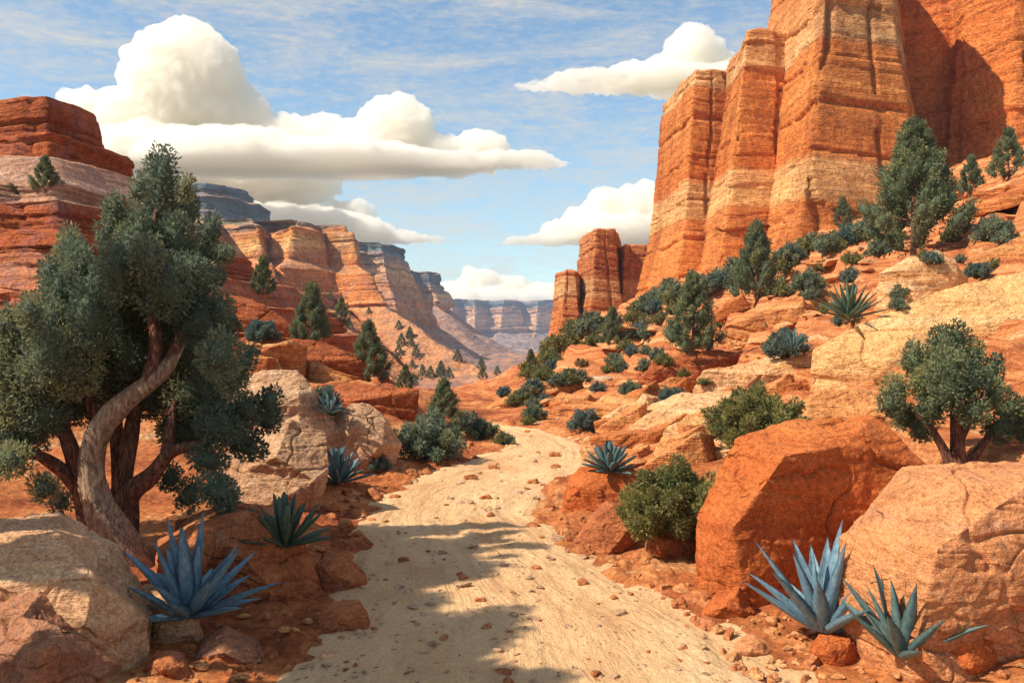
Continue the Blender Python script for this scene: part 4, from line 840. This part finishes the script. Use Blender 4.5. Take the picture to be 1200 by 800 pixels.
rosette('yucca', 'small blue yucca at the foot of the pale tan boulder', (396, 566), 46, 24, B_SAGE, 5, wid=.075, blunt=True, cat='yucca')
rosette('yucca', 'teal yucca perched on the red boulder at the right of the wash', (715, 552), 38, 30, B_TEAL, 6, wid=.10, blunt=True, cat='yucca')
rosette('yucca', 'grey-green yucca on the upper left end of the cream ledge', (995, 372), 50, 30, B_GREEN, 7, wid=.075, cat='yucca', d=21)
put('S3', 376, 486, 46, 'blue-green bush beside the domed tan rock', 'shrub', unit=.66, d=17.6)
rosette('yucca', 'small blue yucca growing against the blue-green bush by the domed tan rock', (386, 484), 24, 18, B_SAGE, 9, wid=.09, blunt=True, cat='yucca', d=17.0)
rosette('yucca', 'low spiky grey yucca among the slabs right of the middle conifer', (930, 412), 30, 30, B_TEAL, 10, wid=.07, cat='yucca', d=24.5)

# ------------------------------------------------------------------ loose stones
M_ST = [rock_mat('stone_rust', [(.34, .10, .04), (.44, .15, .06), (.54, .22, .09), (.50, .26, .14)], 10, .25), rock_mat('stone_orange', [(.46, .17, .07), (.58, .24, .09), (.66, .34, .15), (.70, .44, .24)], 10, .25),
        rock_mat('stone_tan', [(.36, .20, .12), (.48, .29, .17), (.58, .38, .24), (.64, .46, .31)], 10, .25)]
stones = []
for k in range(9):
    r = np.random.default_rng(100+k); p = r.normal(size=(16, 3)); p /= np.linalg.norm(p, axis=1)[:, None]; p *= [.5, .42, .26 if k % 3 else .36]
    v, nn, f = chisel([Vector(q) for q in p], 1, .03, 60+k, 46); v = roughen(v, nn, 1, 60+k, .8)
    o = mesh_obj('rock', v, f, M_ST[k % 3]); stones.append(o)
n_st = 0
def inpoly(px, py, P):
    c = False; j = len(P)-1
    for i in range(len(P)):
        if (P[i][1] > py) != (P[j][1] > py) and px < (P[j][0]-P[i][0])*(py-P[i][1])/(P[j][1]-P[i][1])+P[i][0]: c = not c
        j = i
    return c
def scatter(P, n, smin, smax, label, group, kinds, name='rock', cat='rock', flat=1.0, only=None):
    xs = [p[0] for p in P]; ys_ = [p[1] for p in P]; k = 0; tries = 0
    while k < n and tries < n*20:
        tries += 1; px, py = r2.uniform(min(xs), max(xs)), r2.uniform(min(ys_), max(ys_))
        if not inpoly(px, py, P): continue
        h = hit(px, py, 120)
        hg = hit(px, py, 120, solids[:2])
        if h is None or hg is None or abs(h.y-hg.y) > .01: continue
        s = smin*(smax/smin)**(r2.uniform()**1.8)*h.y/F
        o = dup(stones[r2.choice(kinds)], (h.x, h.y, h.z+.06*s), r2.uniform(0, 6.28), (s*r2.uniform(.8, 1.3), s*r2.uniform(.8, 1.2), s*flat*r2.uniform(.8, 1.2)), (r2.normal()*.12, r2.normal()*.12))
        o.name = name; tag(o, label, cat, group); k += 1
M_LG = [M_OR25, M_PALE25, rock_mat('rust_ledge', [(.32, .085, .028), (.46, .13, .04), (.60, .21, .065), (.70, .36, .15)], 26, .25)]
ledges = []
for k in range(6):
    r = np.random.default_rng(300+k); p = []
    for q in range(12):
        a_ = q/12*6.283+r.normal()*.15; rr_ = r.uniform(.8, 1.1)
        for z_ in (0, .5, 1): p.append(Vector((.5*math.cos(a_)*rr_*(1-.06*z_), .30*math.sin(a_)*rr_*(1-.12*z_), .15*z_-.03+.05*z_*math.cos(a_))))
    v, nn, f = chisel(p, .35, .0105, 80+k, 60); v = roughen(v, nn, .35, 90+k, 1.0, 2.4)
    ledges.append(mesh_obj('rock_ledge', v, f, M_LG[k % 3]))
def ledge_field(P, n, smin, smax, label, group):
    k = 0; tries = 0; xs = [p[0] for p in P]; ys_ = [p[1] for p in P]
    while k < n and tries < n*60:
        tries += 1; px, py = r2.uniform(min(xs), max(xs)), r2.uniform(min(ys_), max(ys_))
        if not inpoly(px, py, P): continue
        h = hit(px, py, 130); hg = hit(px, py, 130, GB)
        if h is None or hg is None or abs(h.y-hg.y) > .01: continue
        sp = r2.uniform(smin, smax); s_ = sp*h.y/F; e = .4*s_
        if any(abs(px-bx) < .42*sp+5 and -.10*sp-3 < py-by < .16*sp+8 for bx, by in BP): continue
        zz = base_h(np.array([h.x-e, h.x+e, h.x, h.x]), np.array([h.y, h.y, h.y-e, h.y+e])); sx = math.atan((zz[1]-zz[0])/(2*e)); sy = math.atan((zz[3]-zz[2])/(2*e))
        kk = int(r2.choice(6, p=[.22, .11, .17, .22, .11, .17])); hue = ('orange', 'pale tan', 'rust red')[kk % 3]
        o = dup(ledges[kk], (h.x, h.y+.1*s_, h.z-.03*s_), r2.normal()*.25+(math.pi if r2.uniform() < .5 else 0), (s_, s_*r2.uniform(.8, 1.2), s_*r2.uniform(1.1, 2.1)))
        o.rotation_euler = (0, 0, o.rotation_euler.z); M_ = __import__('mathutils').Matrix.Rotation(-sx*.9, 3, 'Y') @ __import__('mathutils').Matrix.Rotation(sy*.35, 3, 'X') @ o.rotation_euler.to_matrix(); o.rotation_euler = M_.to_euler()
        o.name = 'rock_ledge'; tag(o, label.replace('banded', hue).replace('flat red', 'flat '+hue), 'ledge', hue+' '+group); k += 1
ledge_field([(600, 478), (680, 440), (760, 420), (820, 440), (760, 480), (700, 520), (640, 495)], 22, 50, 120, 'flat banded ledge on the low slope by the far bend of the wash', 'ledges by the far bend of the wash')
ledge_field([(640, 425), (740, 370), (860, 335), (900, 400), (780, 430), (680, 445)], 26, 60, 130, 'flat banded ledge on the slope between small butte and middle conifer', 'ledges below the tall towers')
ledge_field([(860, 345), (1000, 285), (1060, 320), (1000, 370), (900, 400)], 16, 70, 150, 'flat banded ledge on the slope left of the biggest conifer', 'ledges left of the biggest conifer')
ledge_field([(1100, 250), (1200, 205), (1200, 290), (1120, 300)], 8, 70, 140, 'flat banded ledge at the upper right edge below the red wall', 'ledges at the upper right edge')
ledge_field([(700, 520), (800, 480), (900, 450), (950, 500), (860, 530), (760, 560)], 14, 60, 130, 'flat banded ledge on the near slope above the olive shrubs', 'ledges above the olive shrubs')
ledge_field([(200, 400), (300, 350), (420, 400), (480, 460), (350, 460)], 14, 60, 130, 'flat red ledge on the left slope behind the juniper', 'ledges on the left slope')
scatter([(620, 600), (660, 590), (770, 660), (800, 680), (900, 730), (1000, 800), (880, 800), (760, 690), (680, 640)], 75, 7, 34, 'loose orange stone on the right edge of the sandy wash', 'loose stones along the right edge of the wash', [0, 1, 3, 4, 6, 7])
scatter([(150, 800), (150, 750), (250, 720), (330, 700), (380, 640), (380, 590), (450, 570), (440, 600), (420, 660), (380, 720), (300, 800)], 75, 6, 30, 'loose rust-red stone on the left edge of the wash', 'loose stones along the left edge of the wash', [0, 3, 6, 1])
scatter([(390, 590), (480, 545), (580, 505), (600, 520), (500, 560), (420, 590)], 35, 4, 14, 'small red stone on the left bank near the wash bend', 'small stones on the bank by the wash bend', [0, 3, 6])
scatter([(830, 690), (900, 700), (1000, 720), (1200, 760), (1200, 800), (960, 800), (850, 730)], 45, 7, 26, 'loose stone on the orange ground around the right agaves', 'loose stones around the right agaves', [1, 4, 7, 0])
scatter([(590, 480), (700, 440), (800, 420), (900, 400), (900, 480), (780, 540), (700, 560), (710, 530), (640, 500)], 60, 8, 44, 'flat orange slab of rock on the lower right slope', 'rock slabs on the lower right slope', [1, 4, 7, 2], flat=.6)
scatter([(700, 400), (900, 330), (1200, 210), (1200, 330), (1000, 360), (800, 440)], 55, 10, 50, 'flat orange slab of rock on the upper right slope', 'rock slabs on the upper right slope', [1, 4, 7, 2], flat=.55)
scatter([(440, 640), (420, 600), (500, 555), (600, 520), (600, 500), (690, 530), (640, 570), (630, 600), (700, 650), (900, 770), (880, 800), (330, 800)], 290, 4, 22, 'small brown pebble lying on the pale sand of the wash', 'pebbles strewn over the sandy wash', [0, 2, 5, 8, 6], name='pebble', cat='pebble', flat=.7)
scatter([(200, 600), (300, 560), (500, 520), (480, 545), (380, 600), (260, 660)], 30, 5, 22, 'rust-red stone scattered between the boulders of the left bank', 'stones between the left bank boulders', [0, 3, 6])
for o in stones+ledges+list(protos.values()):
    for ch in list(o.children): bpy.data.objects.remove(ch)
    bpy.data.objects.remove(o)

# ------------------------------------------------------------------ clouds, far outside the haze
mC, tC, bC = nodes('cumulus_white')
nC = NT(tC); cc = nC.ramp(nC.noise(.0012, detail=6, rough=.65), [(.35, (.93, .86, .74)), (.6, (.97, .91, .80))])
cc = nC.mix(1, cc, nC.ramp(nC.noise(.05, detail=2), [(.3, .90), (.7, 1.05)]), 'MULTIPLY')
tC.nodes.remove(bC); vC = tC.nodes.new('ShaderNodeVolumePrincipled'); vC.inputs['Color'].default_value = (.996, .982, .950, 1); vC.inputs['Density'].default_value = .014; vC.inputs['Anisotropy'].default_value = .3
tC.links.new(vC.outputs[0], [x for x in tC.nodes if x.type == 'OUTPUT_MATERIAL'][0].inputs['Volume'])
def cloud(label, d, circles, base_py, seed, fl=.6, vox=3.0):
    bm = bmesh.new(); r = np.random.default_rng(seed)
    for (x, y, rx, ry) in circles:
        c = W(x, y, d+r.uniform(-.3, .3)*rx*d/F*fl)
        m = __import__('mathutils').Matrix.Translation(c) @ __import__('mathutils').Matrix.Diagonal((rx*d/F, rx*d/F*fl, ry*d/F, 1))
        bmesh.ops.create_icosphere(bm, subdivisions=4, radius=1, matrix=m)
    v, nn, f = remesh_bm(bm, vox*d/F)
    s = d/F
    v = v+nn*((np.abs(fbm(v[:, 0]/s/26, v[:, 1]/s/26, v[:, 2]/s/26, seed, 5, .6))*17-4)*s)[:, None]
    zb = CH-(base_py-400)/F*d
    v[:, 2] = np.where(v[:, 2] < zb, zb-(zb-v[:, 2])*.06, v[:, 2])
    c = v.mean(0); o = mesh_obj('cloud', v, f, mC, loc=(float(c[0]), float(c[1]), float(zb))); tag(o, label, 'cloud'); return o
cloud('towering cream cumulus with a flat base, largest of the clouds, above the left canyon walls', 9000,
      [(214, 95, 74, 72), (150, 150, 62, 50), (95, 135, 32, 34), (262, 140, 58, 50), (300, 140, 24, 30), (180, 190, 90, 50), (340, 175, 45, 44), (372, 165, 32, 32), (462, 152, 50, 44), (430, 170, 50, 36), (515, 175, 40, 20), (564, 172, 34, 22), (600, 187, 58, 10), (640, 192, 34, 6), (400, 190, 130, 22), (500, 192, 100, 12), (270, 190, 120, 40)], 201, 1, fl=.7)
cloud('broad lower tier of cream cloud behind the canyon rim, under the towering cumulus', 10500,
      [(170, 185, 120, 44), (285, 200, 95, 40), (355, 212, 50, 30), (150, 210, 70, 60), (230, 215, 80, 60), (310, 235, 60, 44), (345, 235, 32, 34), (110, 180, 34, 60), (300, 270, 160, 30), (408, 258, 36, 26), (380, 272, 60, 18), (430, 270, 36, 16), (480, 281, 46, 6), (420, 280, 80, 8)], 287, 2, fl=.6)
cloud('flat-bottomed cloud with a single dome left of the tall towers, near the top', 9000,
      [(812, 60, 36, 32), (780, 85, 34, 20), (750, 88, 44, 16), (835, 80, 34, 26), (700, 96, 70, 9), (640, 101, 42, 5), (800, 95, 90, 13), (860, 90, 50, 20)], 107, 3, fl=.7)
cloud('cream cloud half hidden behind the left-hand tall tower', 10000,
      [(712, 245, 32, 26), (750, 240, 38, 26), (680, 262, 28, 18), (655, 268, 24, 14), (735, 270, 80, 20), (640, 281, 50, 7), (600, 285, 26, 4), (800, 260, 50, 40)], 290, 4, fl=.7)
cloud('low bank of cloud just above the distant mesa', 12500,
      [(566, 330, 28, 18), (530, 338, 24, 12), (600, 338, 28, 14), (640, 345, 40, 16), (690, 350, 50, 18), (580, 352, 90, 16), (480, 350, 60, 10), (545, 335, 16, 14)], 366, 5, fl=.6, vox=2.5)

# ------------------------------------------------------------------ haze
mh = bpy.data.materials.new('haze_air'); mh.use_nodes = True; th_ = mh.node_tree; th_.nodes.clear()
oh = th_.nodes.new('ShaderNodeOutputMaterial'); vh = th_.nodes.new('ShaderNodeVolumePrincipled')
vh.inputs['Color'].default_value = (.55, .72, 1.0, 1); vh.inputs['Density'].default_value = .00017; vh.inputs['Anisotropy'].default_value = .0
th_.links.new(vh.outputs[0], oh.inputs['Volume'])
x0, x1, y0, y1, z0, z1 = -8000, 8000, -60, 7200, float(ZZ.min())-1, 130
hv = [(x, y, z) for z in (z0, z1) for x, y in ((x0, y0), (x1, y0), (x1, y1), (x0, y1))]
hz = mesh_obj('haze', hv, [[0, 3, 2, 1], [4, 5, 6, 7], [0, 1, 5, 4], [1, 2, 6, 5], [2, 3, 7, 6], [3, 0, 4, 7]], mh, smooth=False); tag(hz, kind='stuff')
